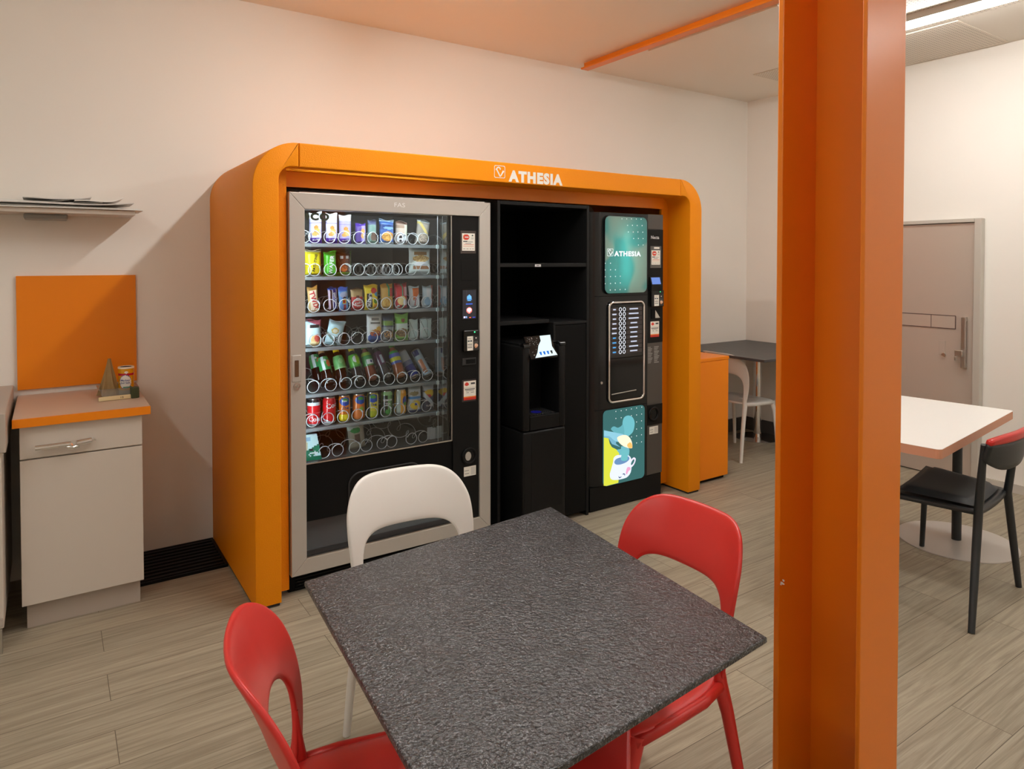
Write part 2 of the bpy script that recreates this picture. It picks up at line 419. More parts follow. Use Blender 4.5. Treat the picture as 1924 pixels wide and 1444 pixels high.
# ------------------------------------------------------------------ floor grille by the left wall
g = thing('floor_grille', (.52, 3.88, 0), 'black slatted floor grille between the beige cabinet and the orange portal', 'floor grille')
b = MB(); b.box(.20, 3.69, 0, .735, 4.095, .003); b.build('pan', M_BLKM, g)
b = MB()
for (a0, b0, a1, b1) in ((.2, 3.69, .735, 3.70), (.2, 4.085, .735, 4.095), (.725, 3.70, .735, 4.085), (.2, 3.70, .21, 4.085)): b.box(a0, b0, .003, a1, b1, .014)
b.build('frame', M_BLK, g)
b = MB(); y = 3.72
while y < 4.07: b.box(.21, y, .003, .725, y+.022, .0125, bev=.002); y += .042
b.build('slats', M_BLK, g)
# ------------------------------------------------------------------ left wall group: shelf, panel, cabinet
sh = thing('wall_shelf', (-.4, YW, 1.78), 'thin pale wall shelf carrying a stack of newspapers', 'shelf')
boxo('board', M_CAB, sh, -1.3, 3.85, 1.776, .352, YW-.001, 1.798)
boxo('bracket', mat('grey bracket', srgb(150, 152, 148), .4), sh, -.1, 3.95, 1.752, .075, YW-.001, 1.7755, bev=.006)
boxo('clip', M_STEEL, sh, -.205, 3.846, 1.782, -.192, 3.8495, 1.796, bev=.001)
random.seed(3)
def paper(x0, x1, y0, y1, z, bend, i, lab):
    b = MB(); n = 14
    top = []
    for k in range(n+1):
        u = k/n; top.append((x0+(x1-x0)*u, z+bend*max(0, (u-.72)/.28)**2+.0015*sin(u*9+i)))
    for (p, q) in zip(top[:-1], top[1:]):
        for yy in (0,):
            v = [b.bm.verts.new(c) for c in ((p[0], y0, p[1]), (q[0], y0, q[1]), (q[0], y1, q[1]), (p[0], y1, p[1]),
                                             (p[0], y0, p[1]-.004), (q[0], y0, q[1]-.004), (q[0], y1, q[1]-.004), (p[0], y1, p[1]-.004))]
            for f in ((0, 1, 2, 3), (7, 6, 5, 4), (0, 4, 5, 1), (1, 5, 6, 2), (2, 6, 7, 3), (3, 7, 4, 0)): b.bm.faces.new([v[t] for t in f])
    o = b.build('newspaper', mat('newsprint %d' % (i % 4), srgb(*[(236, 234, 228), (222, 222, 216), (242, 240, 236), (214, 210, 206)][i % 4]), .8), origin='base')
    return tag(o, lab, 'newspaper', 'papers stacked on the wall shelf')
PL = [(-1.2, .385, .0, 'bottom newspaper of the shelf stack, red-edged and sticking out at the right'),
      (-1.2, .375, .0, 'second newspaper from the bottom of the shelf stack'),
      (-1.15, .31, .0, 'third newspaper from the bottom of the shelf stack'),
      (-.62, .345, .016, 'folded sheet with a turned-up end near the right of the shelf stack'),
      (-.52, .215, .006, 'loose sheet lying in the middle of the shelf stack'),
      (-.30, .085, .012, 'topmost curled sheet of the shelf stack'),
      (.10, .30, .020, 'small curled leaflet at the right of the shelf stack'),
      (-.10, .17, .014, 'small curled leaflet in the middle of the shelf stack')]
for i, (a, c_, bd, lab) in enumerate(PL):
    paper(a, c_, 3.83+.03*(i % 3), 4.07, 1.8025+.0062*i, bd, i, lab)
pn = MB().box(-.137, YW-.018, .928, .371, YW-.001, 1.48, bev=.0015).build('splashback_panel', M_ORS, origin='base')
tag(pn, 'plain orange panel on the wall above the beige cabinet', 'wall panel')
wt = thing('worktop', (.11, 3.8, .87), 'beige worktop slab with an orange front edge on the cabinet', 'worktop')
boxo('slab', M_TOP, wt, -.137, 3.475, .867, .368, YW-.002, .9005, bev=.001)
boxo('edge_strip', M_ORS, wt, -.137, 3.4625, .866, .368, 3.4745, .9015, bev=.001)
kb = thing('base_cabinet', (.11, 3.8, 0), 'beige base cabinet with one drawer over one door under the orange-edged worktop', 'cabinet')
boxo('carcass', M_CAB, kb, -.112, 3.513, .105, .335, YW-.002, .8655, bev=.001)
boxo('kick_board', M_KICK, kb, -.098, 3.535, 0, .325, 3.55, .1045, bev=.001)
dr = boxo('drawer', M_CAB, kb, -.114, 3.493, .728, .3365, 3.5125, .862, bev=.002)
boxo('door', M_CAB, kb, -.114, 3.493, .112, .3365, 3.5125, .722, bev=.002)
b = MB()
p0, p1, p2, p3 = at(66, 842, 1, 3.462), at(133, 833, 1, 3.462), at(144, 832, 1, 3.455), at(172, 826, 1, 3.462)
b.tube([p0, p1], .0112, 14); b.tube([p2, p3], .0118, 14)
b.tube([p1+np.array([-.012, 0, -.012]), p1+np.array([.012, -.004, -.016]), p2+np.array([.008, 0, -.012])], .010, 12); b.tube([p1, p1+np.array([.008, .0, -.012])], .007, 8)
b.tube([(-.005, 3.462, p0[2]+.004), (-.005, 3.493, p0[2]+.004)], .005, 8); b.tube([(.15, 3.462, p3[2]-.001), (.15, 3.493, p3[2]-.001)], .005, 8)
b.build('handle', M_CHROME, dr, smooth=40)
# white appliance cut by the left edge of the picture
ap = thing('side_cabinet', (-.4, 3.7, 0), 'pale floor cabinet on short legs at the far left', 'cabinet')
boxo('body', M_CAB, ap, -.75, 3.36, .10, -.168, YW-.01, .80, bev=.004)
boxo('top', M_KICK, ap, -.76, 3.34, .80, -.152, YW-.01, .955, bev=.004)
boxo('drawer', M_CAB, ap, -.74, 3.325, .805, -.19, 3.3395, .905, bev=.006)
boxo('door', M_CAB, ap, -.74, 3.343, .15, -.185, 3.359, .765, bev=.004)
boxo('rail', M_KICK, ap, -.74, 3.352, .11, -.17, 3.3595, .142, bev=.002)
for lx in (-.19, -.73):
    for ly in (3.37, 3.98): boxo('leg', M_STEEL, ap, lx-.016, ly-.016, 0, lx+.016, ly+.016, .0995)
# things in the corner of the worktop
ZW = .9015
tx0, tx1 = .185, .345
ty0, ty1 = 3.76, 3.90
b = MB(); n = 1
def loop(s, z): return [((tx0+tx1)/2+sx*(tx1-tx0)/2*s, (ty0+ty1)/2+sy*(ty1-ty0)/2*s, z) for sx, sy in ((-1, -1), (1, -1), (1, 1), (-1, 1))]
L = [[b.bm.verts.new(p) for p in loop(s, z)] for s, z in ((.84, ZW+.001), (.96, ZW+.044), (1.06, ZW+.046), (1.06, ZW+.044), (.94, ZW+.042), (.81, ZW+.004))]
b.bm.faces.new(L[0][::-1]); b.bm.faces.new(L[-1])
for A, B_ in zip(L[:-1], L[1:]):
    for k in range(4): b.bm.faces.new([A[k], A[(k+1) % 4], B_[(k+1) % 4], B_[k]])
tag(b.build('plastic_tray', M_CLEAR, origin='base'), 'small clear plastic tray holding the salt tin on the worktop', 'tray')
tin = thing('salt_tin', (.303, 3.84, ZW+.005), 'yellow salt tin with a red band and white lid in the clear tray', 'tin')
yel, redd, wht, dk, grn = srgb(226, 160, 20), srgb(190, 25, 50), srgb(240, 236, 228), srgb(40, 45, 60), srgb(20, 130, 100)
R_, Ht = .034, .128
ops = [('bg', yel), ('h', 0, .16, srgb(150, 150, 140)), ('h', .70, .80, redd), ('e', .72, .47, .13, .27, srgb(60, 90, 160)), ('e', .72, .47, .12, .25, wht), ('r', .67, .24, .86, .30, grn), ('e', .74, .83, .035, .05, wht)]
b = MB(); b.grid(64, 48, lambda u, v: (.303+R_*cos(2*pi*u), 3.84+R_*sin(2*pi*u), ZW+.005+v*Ht), paint(ops), closed=True)
b.build('tin_body', M_TIN, tin, smooth=180)
MB().lathe([(.0, Ht+.002), (.030, Ht+.002), (.031, Ht+.004), (.034, Ht+.004), (.0355, Ht+.002), (.0355, Ht-.004), (.0342, Ht-.004)], (.303, 3.84, ZW+.005), 32).build('lid', mat('cream lid', srgb(238, 228, 206), .4), tin, smooth=50)
MB().lathe([(0, Ht+.0021), (.024, Ht+.0021), (.024, Ht+.0033), (0, Ht+.0033)], (.303, 3.84, ZW+.005), 24).build('opening', mat('navy hole', (.02, .02, .06, 1), .5), tin)
def ontin(z0, th0, r): return lambda a, b_: (.303+r*cos(th0+a/r), 3.84+r*sin(th0+a/r), ZW+.005+z0+b_)
THT = 2*pi*.72
for s, z in (('Marken', .068), ('Jod Salz', .056)): lettering(s, .0125, mat('blue ink', srgb(40, 60, 130), .5), tin, ontin(z, THT, R_+.0006), bold=.02, local=False)
bag = MB()
def bagf(u, v):
    th = 2*pi*u; w = .034*(1-v)**1.15+.0085*(1-.3*v); d = .023*(1-v)**1.1+.005
    k = 1+.22*sin(5*th+2.2*v)+.08*sin(11*th+4*v)
    return (.228+w*cos(th)*k+.004*v, 3.835+d*sin(th)*k, ZW+.006+.175*v)
bag.grid(44, 16, bagf, closed=True)
tag(bag.build('paper_bag', mat('brown kraft bag', srgb(150, 120, 72), .55, vary=.25, vscale=25), origin='base'), 'crumpled brown paper bag standing upright in the clear tray', 'bag')
wd = thing('card_strip', (.262, 3.715, ZW), 'cream folded strip with a dark green end lying in front of the tray', 'card strip', rot=(0, 0, radians(4)))
MB().box(-.083, -.008, 0, .05, .008, .019, bev=.003).build('cream_part', mat('cream card', srgb(226, 206, 158), .6), wd, local=True)
MB().box(.0505, -.010, 0, .085, .030, .05, bev=.003).build('green_end', mat('dark green card', srgb(58, 66, 34), .6), wd, local=True)
lettering('I S', .012, M_BLK, wd, lambda a, b_: (a+.012, -.0084, .0095+b_), bold=.02)
# ------------------------------------------------------------------ snack machine
VY = 3.18
def vx(px, py=600): return at(px, py, 1, VY)[0]
def vz(px, py): return at(px, py, 1, VY)[2]
vm = thing('snack_vending_machine', (1.45, 3.6, 0), 'tall snack and drinks vending machine with a silver door frame and glass front', 'vending machine')
VX0, VX1, VZ0, VZ1 = .909, 1.990, .093, 1.868
GX0, GX1, GZ0, GZ1 = .980, 1.921, .165, 1.792
BY = 4.02
CXL = 1.762                              # left edge of the black control column
SH = [1.640, 1.476, 1.297, 1.124, .896, .727, .561]
# cabinet shell
b = MB()
b.box(VX0+.004, 3.27, .06, VX0+.03, BY, VZ1-.01); b.box(VX1-.03, 3.27, .06, VX1-.004, BY, VZ1-.01)
b.box(VX0+.03, 3.27, VZ1-.04, VX1-.03, BY, VZ1-.01); b.box(VX0+.03, 3.27, .06, VX1-.03, BY, .10); b.box(VX0+.03, BY-.02, .10, VX1-.03, BY, VZ1-.04)
b.build('cabinet', M_BLK, vm)
b = MB()
b.box(.945, 3.985, .5, 1.79, 3.999, 1.828); b.box(.9395, 3.272, .5, .945, 3.985, 1.828); b.box(.945, 3.30, .50, 1.775, 3.985, .51)
b.build('interior_lining', M_INT, vm)
b = MB(); b.box(1.775, 3.235, .51, 1.782, 3.985, 1.828)
b.build('side_mirror', mat('polished side wall', (.55, .57, .57, 1), .06, metal=1), vm)
boxo('ceiling_panel', M_INT, vm, .945, 3.272, 1.8282, 1.79, 3.985, 1.834, bev=0)
# mitred silver profile
b = MB()
o4 = [(VX0, VZ0), (VX1, VZ0), (VX1, VZ1), (VX0, VZ1)]; i4 = [(GX0, GZ0), (GX1, GZ0), (GX1, GZ1), (GX0, GZ1)]
for k in range(4):
    a, c_, d, e = o4[k], o4[(k+1) % 4], i4[(k+1) % 4], i4[k]
    b.prism([(a[0], VY, a[1]), (c_[0], VY, c_[1]), (d[0], VY, d[1]), (e[0], VY, e[1])], (0, .07, 0), bev=.003)
df = b.build('door_frame', M_SILV, vm)
b = MB(); b.box(GX0, VY+.001, GZ0, GX1, VY+.006, GZ0+.004); b.build('sill_bead', M_STEEL, df)
MB().box(VX0+.05, VY+.012, VZ1+.001, VX1-.03, VY+.02, VZ1+.0045).build('top_bead', M_STEEL, df)
xf, zf = vx(751, 385), vz(751, 385)
lettering('FAS', .034, M_WHITE, df, lambda a, c_: (xf+a, VY-.0008, zf+c_), fit=(.058, .0215), local=False)
# recess plate with handle and round lock on the left stile
xh, zh = vx(557, 692), vz(557, 692)
b = MB(); b.box(xh-.022, VY-.004, zh-.062, xh+.022, VY+.001, zh+.062, bev=.003); hp = b.build('latch_plate', M_SILV, df)
MB().box(xh-.009, VY-.0055, zh-.038, xh+.009, VY-.0042, zh+.038, bev=.002).build('latch_slot', mat('brown latch slot', (.10, .04, .012, 1), .5), hp)
xl, zl = vx(557.5, 725), vz(557.5, 725)
b = MB(); b.tube([(xl, VY+.001, zl), (xl, VY-.008, zl)], .015, 20); lk = b.build('lock_cylinder', M_STEEL, df, smooth=40)
b = MB(); b.tube([(xl, VY-.0082, zl), (xl, VY-.012, zl)], .007, 14); b.build('lock_core', M_CHROME, lk, smooth=40)
# glass and what is under it
GB = .606
MB().box(GX0+.0005, 3.203, GB, CXL-.0005, 3.209, GZ1-.0005).build('glass_pane', M_GLASS, vm)
b = MB(); b.box(CXL-.006, 3.196, GB, CXL-.0008, 3.2025, GZ1-.001); b.box(GX0+.001, 3.196, GB-.006, CXL-.001, 3.2025, GB)
b.build('glass_edge', M_STEEL, vm)
boxo('lower_panel', M_BLKM, vm, GX0+.0005, 3.2, .33, CXL-.001, 3.24, GB-.007, bev=.002)
boxo('lower_back', M_BLKM, vm, GX0+.0005, 3.252, GZ0+.0005, CXL-.001, 3.26, .33, bev=0)
MB().prism([(GX0+.001, 3.2, GZ0+.03), (GX0+.001, 3.25, .33), (CXL-.001, 3.25, .33), (CXL-.001, 3.2, GZ0+.03)], (0, .004, .001)).build('sloped_sill', mat('blue grey sill', (.04, .05, .055, 1), .2), vm)
b = MB(); b.box(GX0+.001, 3.193, GZ0+.006, CXL-.001, 3.2, GZ0+.032, bev=.002); b.build('sill_rail', M_DGR, vm)
# pick-up flap outlined by a raised rounded rim
fx0, fz1 = at(655, 893, 1, 3.2)[0], at(700, 882, 1, 3.2)[2]; fx1 = at(790, 860, 1, 3.2)[0]; fz0 = .36
rim = arc(fx0+.06, fz1-.06, .06, pi, pi/2, 8)+arc(fx1-.06, fz1-.06, .06, pi/2, 0, 8)+arc(fx1-.03, fz0+.03, .03, 0, -pi/2, 4)+arc(fx0+.03, fz0+.03, .03, -pi/2, -pi, 4)
rim.append(rim[0])
fl = MB().prism([(x, 3.1985, z) for x, z in rim[:-1]], (0, .0012, 0)).build('pickup_flap', M_BLK, vm)
MB().tube([(x, 3.197, z) for x, z in rim], .0045, 8, cap=False).build('flap_rim', M_DGR, fl, smooth=60)
# control column
cc = boxo('control_panel', mat('control column black', (.0065, .0065, .0065, 1), .45, spec=.16), vm, CXL, 3.19, GZ0+.0005, GX1-.0005, 3.26, GZ1-.0005, bev=.002)
CY3 = 3.19
def cp(px, py): p = at(px, py, 1, CY3); return p[0], p[2]
def card(name, px0, py0, px1, py1, y, ops, parent, m=None, th=.0015, nu=24, nv=32, label=None, plane=None):
    """flat printed card standing on plane y; the corners are measured at its upper left and lower right"""
    a = at(px0, py0, 1, y); c_ = at(px1, py1, 1, y); 
    X0, X1_, Z0, Z1 = a[0], c_[0], c_[2], a[2]
    b = MB(); lay = b.bm.loops.layers.float_color.new('Col')
    f = paint(ops)
    b.grid(nu, nv, lambda u, v: (X0+(X1_-X0)*u, y-th, Z0+(Z1-Z0)*v), f)
    bs = [b.bm.verts.new(p) for p in ((X0, y, Z0), (X1_, y, Z0), (X1_, y, Z1), (X0, y, Z1))]
    fr = [b.bm.verts.new(p) for p in ((X0, y-th, Z0), (X1_, y-th, Z0), (X1_, y-th, Z1), (X0, y-th, Z1))]
    for q in range(4):
        ff = b.bm.faces.new([bs[q], bs[(q+1) % 4], fr[(q+1) % 4], fr[q]])
        for lp in ff.loops: lp[lay] = f(.5, .02)
    o = b.build(name, m or M_CARD, parent)
    if label: o['label'] = label
    return o
wpr, gry, rd_, orr = srgb(232, 228, 218), srgb(120, 118, 114), srgb(208, 54, 40), srgb(224, 120, 40)
STK1 = [('bg', wpr), ('e', .32, .78, .25, .17, orr), ('e', .34, .78, .22, .155, rd_), ('r', .2, .74, .48, .82, wpr), ('e', .82, .88, .06, .05, srgb(40, 70, 60)), ('r', .7, .66, .9, .78, srgb(200, 198, 190)),
        ('r', .08, .5, .4, .55, srgb(70, 70, 74)), ('r', .45, .5, .85, .54, gry), ('r', .25, .42, .7, .44, gry), ('r', .12, .33, .9, .36, srgb(214, 130, 110)), ('r', .1, .24, .92, .28, srgb(214, 150, 130)), ('r', .08, .08, .25, .12, gry), ('r', .35, .08, .5, .12, gry), ('r', .6, .08, .7, .12, gry), ('r', .8, .08, .92, .12, gry)]
STK2 = [('bg', wpr), ('e', .25, .84, .17, .09, rd_), ('r', .6, .8, .9, .9, srgb(60, 60, 62)), ('h', .62, .66, srgb(190, 188, 182)), ('r', .1, .54, .9, .58, gry), ('r', .15, .46, .85, .49, gry), ('r', .2, .36, .4, .40, gry), ('r', .6, .36, .85, .40, gry), ('h', 0, .14, srgb(190, 40, 30)), ('r', 0, .14, 1, .2, orr)]
f_ = card('sticker', 865, 433, 894, 476, CY3, [('bg', srgb(60, 50, 46))], cc, th=.001, nu=1, nv=1, label='brown sticker backing')
card('sticker', 868, 438, 892, 471, CY3-.0012, STK1, cc, label='white sticker with a red and orange disc')
b = MB(); x0, z0 = cp(866, 488); x1, z1 = cp(895, 526); b.box(x0, CY3-.0015, z1, x1, CY3, z0, bev=.001); b.build('blank_plate', M_BLK, cc)
x0, z0 = cp(868, 543); x1, z1 = cp(895, 599)
scr = MB().box(x0, CY3-.003, z1, x1, CY3, z0, bev=.001).build('screen', M_BLKG, cc)
SCR = [('bg', srgb(30, 30, 36)), ('e', .5, .72, .17, .11, srgb(90, 160, 220)), ('r', .3, .66, .7, .70, srgb(60, 110, 170)), ('v', .30, .33, srgb(46, 46, 52)), ('r', .25, .515, .75, .535, srgb(50, 90, 200)), ('e', .5, .30, .20, .105, srgb(235, 120, 110)), ('e', .5, .31, .15, .08, srgb(240, 200, 210)), ('r', .08, .03, .2, .08, srgb(200, 200, 240)), ('r', .25, .03, .33, .08, srgb(120, 160, 230)), ('r', .48, .03, .62, .075, srgb(220, 80, 50)), ('r', .75, .03, .97, .07, srgb(50, 60, 160))]
card('screen_picture', 869, 545, 894, 598, CY3-.0032, SCR, scr, m=printed('lit screen', .15, es=.9), th=.0006)
def reader(px0, py0, px1, py1, y, parent, k=1.0):
    a, c_ = at(px0, py0, 1, y), at(px1, py1, 1, y)
    r = MB().box(a[0], y-.022, c_[2], c_[0], y, a[2], bev=.005, seg=3).build('card_reader', M_BLKG, parent)
    w, h = c_[0]-a[0], a[2]-c_[2]
    b = MB(); lay = b.bm.loops.layers.float_color.new('Col')
    RD = [('bg', srgb(28, 26, 26)), ('v', 0, .48, wpr), ('r', .06, .62, .2, .72, srgb(50, 60, 70)), ('r', .26, .62, .4, .72, srgb(50, 60, 70)), ('r', .05, .8, .35, .84, gry), ('r', .06, .42, .42, .47, gry), ('r', .06, .3, .42, .35, gry), ('r', .06, .18, .42, .24, gry), ('e', .76, .34, .15, .14, srgb(230, 190, 160)), ('e', .74, .22, .08, .08, srgb(210, 150, 110)), ('r', .6, .6, .9, .63, gry), ('r', .6, .5, .9, .53, gry), ('e', .75, .85, .05, .05, wpr)]
    b.grid(24, 32, lambda u, v: (a[0]+w*(.20+.76*u), y-.0225, c_[2]+h*(.05+.66*v)), paint(RD)); b.build('reader_label', M_CARD, r)
    b = MB(); b.lathe([(0, 0), (.0035*k, 0), (.0035*k, .001), (0, .001)], (0, 0, 0), 10)
    for v in b.bm.verts: v.co = Vector((a[0]+w*.68+v.co.x, y-.0225-v.co.z, c_[2]+h*.90+v.co.y))
    b.build('indicator_light', emat('green indicator', (.05, 1, .25, 1), 3), r)
    return r
reader(868, 620, 897, 658, CY3, cc)
x0, z0 = cp(868, 673); x1, z1 = cp(894, 684)
b = MB(); b.box(x0, CY3-.005, z1, x1, CY3, z0, bev=.003); sl = b.build('coin_slot', M_DGR, cc)
MB().box(x0+.022, CY3-.0062, z1+.008, x1-.006, CY3-.005, z0-.008).build('slot_mouth', M_BLKM, sl)
card('sticker', 868, 714, 894, 752, CY3, [('bg', srgb(50, 40, 38))], cc, th=.001, nu=1, nv=1, label='dark sticker backing')
card('sticker', 871, 716.5, 894, 749, CY3-.0012, STK2, cc, label='white sticker with a red and orange foot')
xr_, zr_ = cp(881, 856)
def ringcup(x, z, y, R, r, parent, name='coin_return'):
    b = MB(); b.tube([(x+R*cos(2*pi*k/28), y-.004, z+R*sin(2*pi*k/28)) for k in range(29)], (R-r)*.55, 8, cap=False)
    o = b.build(name, M_BLK, parent, smooth=60)
    b = MB(); b.tube([(x, y-.002, z), (x, y-.0005, z)], R*.95, 28); b.build('cup_back', M_BLKG, o)
    return o
cr = ringcup(xr_, zr_, CY3, .040, .028, cc)
b = MB(); b.tube([(xr_-.006, CY3-.004, zr_), (xr_-.006, CY3-.0025, zr_)], .024, 20, ry=.018); b.build('coin_flap', M_SILV, cr)
NOTE = [('bg', wpr), ('r', .06, .55, .42, .62, gry), ('r', .1, .25, .4, .32, gry), ('r', .58, .1, .95, .9, srgb(205, 202, 195))]
card('sticker', 871.5, 877.5, 894, 891, CY3, NOTE, cc, label='small white notice')
# kick grille
b = MB(); b.box(VX0, 3.235, .002, VX1, 3.26, VZ0-.004); kg = b.build('kick_grille', M_BLKM, vm)
b = MB(); z = .012
while z < .07: b.box(VX0+.03, 3.2255, z, VX1-.03, 3.2345, z+.007, bev=.001); z += .0145
b.build('louvres', M_BLK, kg)
for fx in (VX0+.06, VX1-.06):
    for fy in (3.35, 3.9): MB().cyl((fx, fy, 0), (fx, fy, .0595), .02, 14).build('foot', M_BLK, vm)
# light strips inside the door
M_LED = emat('cool interior light', (.80, .93, 1, 1), 230); M_LEDL = emat('cool interior light left', (.80, .93, 1, 1), 50)
b = MB(); b.box(.9465, 3.236, .62, .966, 3.243, 1.79); b.box(1.752, 3.226, .62, 1.7745, 3.234, 1.79); b.box(.985, 3.250, 1.790, 1.75, 3.258, 1.8265); b.build('light_shield', M_BLKM, vm)  # opaque lips added to keep strip light off the portal header
boxo('light_strip', M_LEDL, vm, .9465, 3.245, .62, .955, 3.262, 1.79, bev=0)
boxo('light_strip', M_LED, vm, 1.767, 3.236, .62, 1.7745, 3.252, 1.79, bev=0)
boxo('light_strip', M_LEDL, vm, .99, 3.262, 1.808, 1.75, 3.28, 1.8145, bev=0)
# letters on the glass
M_DARKINK = mat('dark olive ink', (.03, .04, .02, 1), .5)
xg, zg = at(601, 407, 1, 3.2022)[0], at(601, 407, 1, 3.2022)[2]
lettering('CO', .050, M_DARKINK, vm, lambda a, c_: (xg+a, 3.2024, zg+c_), bold=.06, fit=(.090, .037), local=False, label='dark letters printed on the glass')
x2, z2 = at(613, 416, 1, 3.2022)[0], at(613, 416, 1, 3.2022)[2]
lettering('2', .014, M_DARKINK, vm, lambda a, c_: (x2+a, 3.2024, z2+c_), local=False)
xq, zq = at(577, 406, 1, 3.2022)[0], at(577, 406, 1, 3.2022)[2]
b = MB(); b.ngon([(xq-.012+.024*u, 3.2024, zq+w) for u, w in ((0, .006), (.25, .022), (.5, .014), (.9, .006), (1, -.002), (.6, -.02), (.3, -.012))]); b.build('leaf_mark', M_DARKINK, vm)
# ---------------- trays, spirals
PY = 3.375                                   # front of the trays
TR0, TR1 = .9455, 1.7745
SLANT = {4: radians(0)}
M_RAIL = mat('tray rail', (.30, .34, .36, 1), .25, metal=.4)
trays = []
for r, z in enumerate(SH):
    t = MB().box(TR0, PY, z-.006, TR1, 3.93, z-.0015).build('tray', M_INT, vm)
    MB().box(TR0, PY-.012, z-.018, TR1, PY-.0005, z-.001, bev=.0015).build('price_rail', M_RAIL, t)
    if r < 6:
        MB().box(TR1-.022, PY-.020, z-.020, TR1-.008, PY-.0125, z+.001, bev=.001).build('rail_clip', mat('clear clip', (.5, .6, .6, 1), .2), t)
    trays.append(t)
b = MB(); b.box(TR1-.0155, PY-.019, .52, TR1-.0135, PY-.0165, 1.8); b.build('guide_rod', M_WIRE, vm)
def helix(R, depth, turns, ph, wr=.0021):
    n = int(turns*22); yy = lambda t: .013*t if t < 1 else .013+(depth-.013)*(t-1)/(turns-1)
    pts = [(R*cos(2*pi*turns*k/n+ph), yy(turns*k/n), R*sin(2*pi*turns*k/n+ph)) for k in range(n+1)]
    b = MB(); b.tube(pts, wr, 5); return b
def px2x(px, py): return at(px, py, 1, PY)[0]
HM = []
for q in range(3):
    me = bpy.data.meshes.new('spiral'); b = helix(.0305, .5, (3.4, 3, 9)[q], (1.3, .4, 2.6)[q]); b.bm.to_mesh(me); b.bm.free()
    me.materials.append(M_WIRE); me.polygons.foreach_set('use_smooth', [True]*len(me.polygons)); HM.append(me)
ROOT = Vector(vm.location)
def spiral(x, z, kind=0, flip=False, k=1.0):
    o = bpy.data.objects.new('spiral', HM[kind]); COL.objects.link(o); o.parent = vm
    o.location = Vector((x, PY+.004, z+.0325*k))-ROOT; o.scale = ((-k if flip else k), 1, k)
ROWY = [425, 490, 558, 618, 690, 760, 845]
SP = {0: [572, 592, 621, 648, 676, 702, 727, 753, 777, 797], 1: [575, 592, 622, 651, 676, 698, 730, 748, 774, 800], 2: [591, 621, 649, 674, 701, 727, 753, 779, 803],
      3: [593, 619, 648, 673, 701, 727, 754, 778, 802], 4: [590, 623, 651, 678, 705, 733, 757, 782, 805], 5: [588, 617, 646, 673, 700, 727, 752, 778, 803], 6: [610, 636, 668, 690, 720, 738, 775, 797]}
for r, xs in SP.items():
    for j, px in enumerate(xs):
        kd = 0 if (r*3+j) % 2 else 1
        if r == 1 and px in (730, 748): kd = 2
        spiral(px2x(px, ROWY[r]), SH[r], kd, (r+j) % 3 == 0)
# ---------------- goods on the trays
def pack(px0, py0, px1, py1, row, ops, label, name='snack_bag', cat='snack pack', lean=0, puff=.022, yoff=0, text=None, back=None, crimp=True, zig=0):
    yp = PY+.042+yoff
    a, c_ = at(px0, py0, 1, yp), at(px1, py1, 1, yp)
    w, h = c_[0]-a[0], a[2]-c_[2]; xm = (a[0]+c_[0])/2
    if px0 < 575: pass
    z0 = SH[row]+.0012
    if h < .02: h = .02
    h = min(h, a[2]-z0)
    root = MB(); f = paint(ops); seed = sum(map(ord, label)) % 97
    def shape(u, v, s):
        e = min(1, max(0, (v-.03)/.10))*min(1, max(0, (.95-v)/.12))
        k = (max(0, 1-abs(2*u-1)**2.6)**.6)*(e**.55)
        wob = .0016*sin(7*u+seed)*sin(9*v+seed*.7)*e
        side = 1-(.05+.035*((seed*7) % 5)/4)*(1-abs(2*v-1)**5)*(1 if crimp else 0)
        cx_ = (u-.5)*w*side+zig*.006*sin(pi*u)*0
        return (cx_, s*(puff*k)+s*.0006+(-wob if s < 0 else wob), v*h*(1+((seed % 7)/6-.5)*.10*(u-.5)*v)+(.004*sin(u*6+seed) if v > .97 else 0)*crimp)
    nu, nv = 22, 34
    root.grid(nu, nv, lambda u, v: shape(u, v, -1), f)
    root.grid(nu, nv, lambda u, v: shape(u, v, 1), f)
    # close the rim
    lay = root.bm.loops.layers.float_color.get('Col')
    bmesh.ops.remove_doubles(root.bm, verts=root.bm.verts, dist=.0014)
    o = root.build(name, M_PRINT, local=True, smooth=60)
    o.location = (xm, yp, z0); o.rotation_euler = (0, radians(lean), 0)
    tag(o, label, cat, 'packs on the snack machine trays')
    if text:
        for (s, size, u0, v0, ang, m) in text:
            A = radians(ang)
            def fn(p, q, u0=u0, v0=v0, A=A):
                X = (u0-.5)*w+p*cos(A)-q*sin(A); Z = v0*h+p*sin(A)+q*cos(A)
                u, v = min(1, max(0, X/w+.5)), min(1, max(0, Z/h))
                return (X, shape(u, v, -1)[1]-.0016, Z)
            lettering(s, size, m, o, fn, bold=.03)
    return o
W_, K_, R__, Y__ = srgb(236, 236, 240), srgb(34, 30, 34), srgb(205, 30, 36), srgb(240, 205, 30)
LIL, PUR, WAF, GRN = srgb(206, 202, 240), srgb(82, 50, 160), srgb(222, 168, 92), srgb(70, 180, 40)
BRN, BLU, SIL = srgb(92, 48, 28), srgb(50, 80, 170), srgb(196, 206, 210)
MW, MR, MK, MBL = M_WHITE, mat('red ink', (.55, .02, .03, 1), .5), mat('black ink', (.01, .01, .012, 1), .5), mat('dark blue ink', (.02, .03, .16, 1), .5)
MG = mat('gold ink', (.7, .5, .12, 1), .4)
def wafer(c0=LIL): return [('bg', c0), ('h', 0, .17, PUR), ('h', .8, 1, W_), ('h', .64, .68, srgb(150, 140, 210)), ('e', .35, .30, .22, .07, WAF), ('e', .52, .42, .24, .08, WAF), ('e', .45, .52, .2, .06, srgb(205, 140, 70)), ('e', .62, .34, .2, .07, srgb(235, 190, 120)), ('s', .5, .12, .35, .04, W_, 3)]
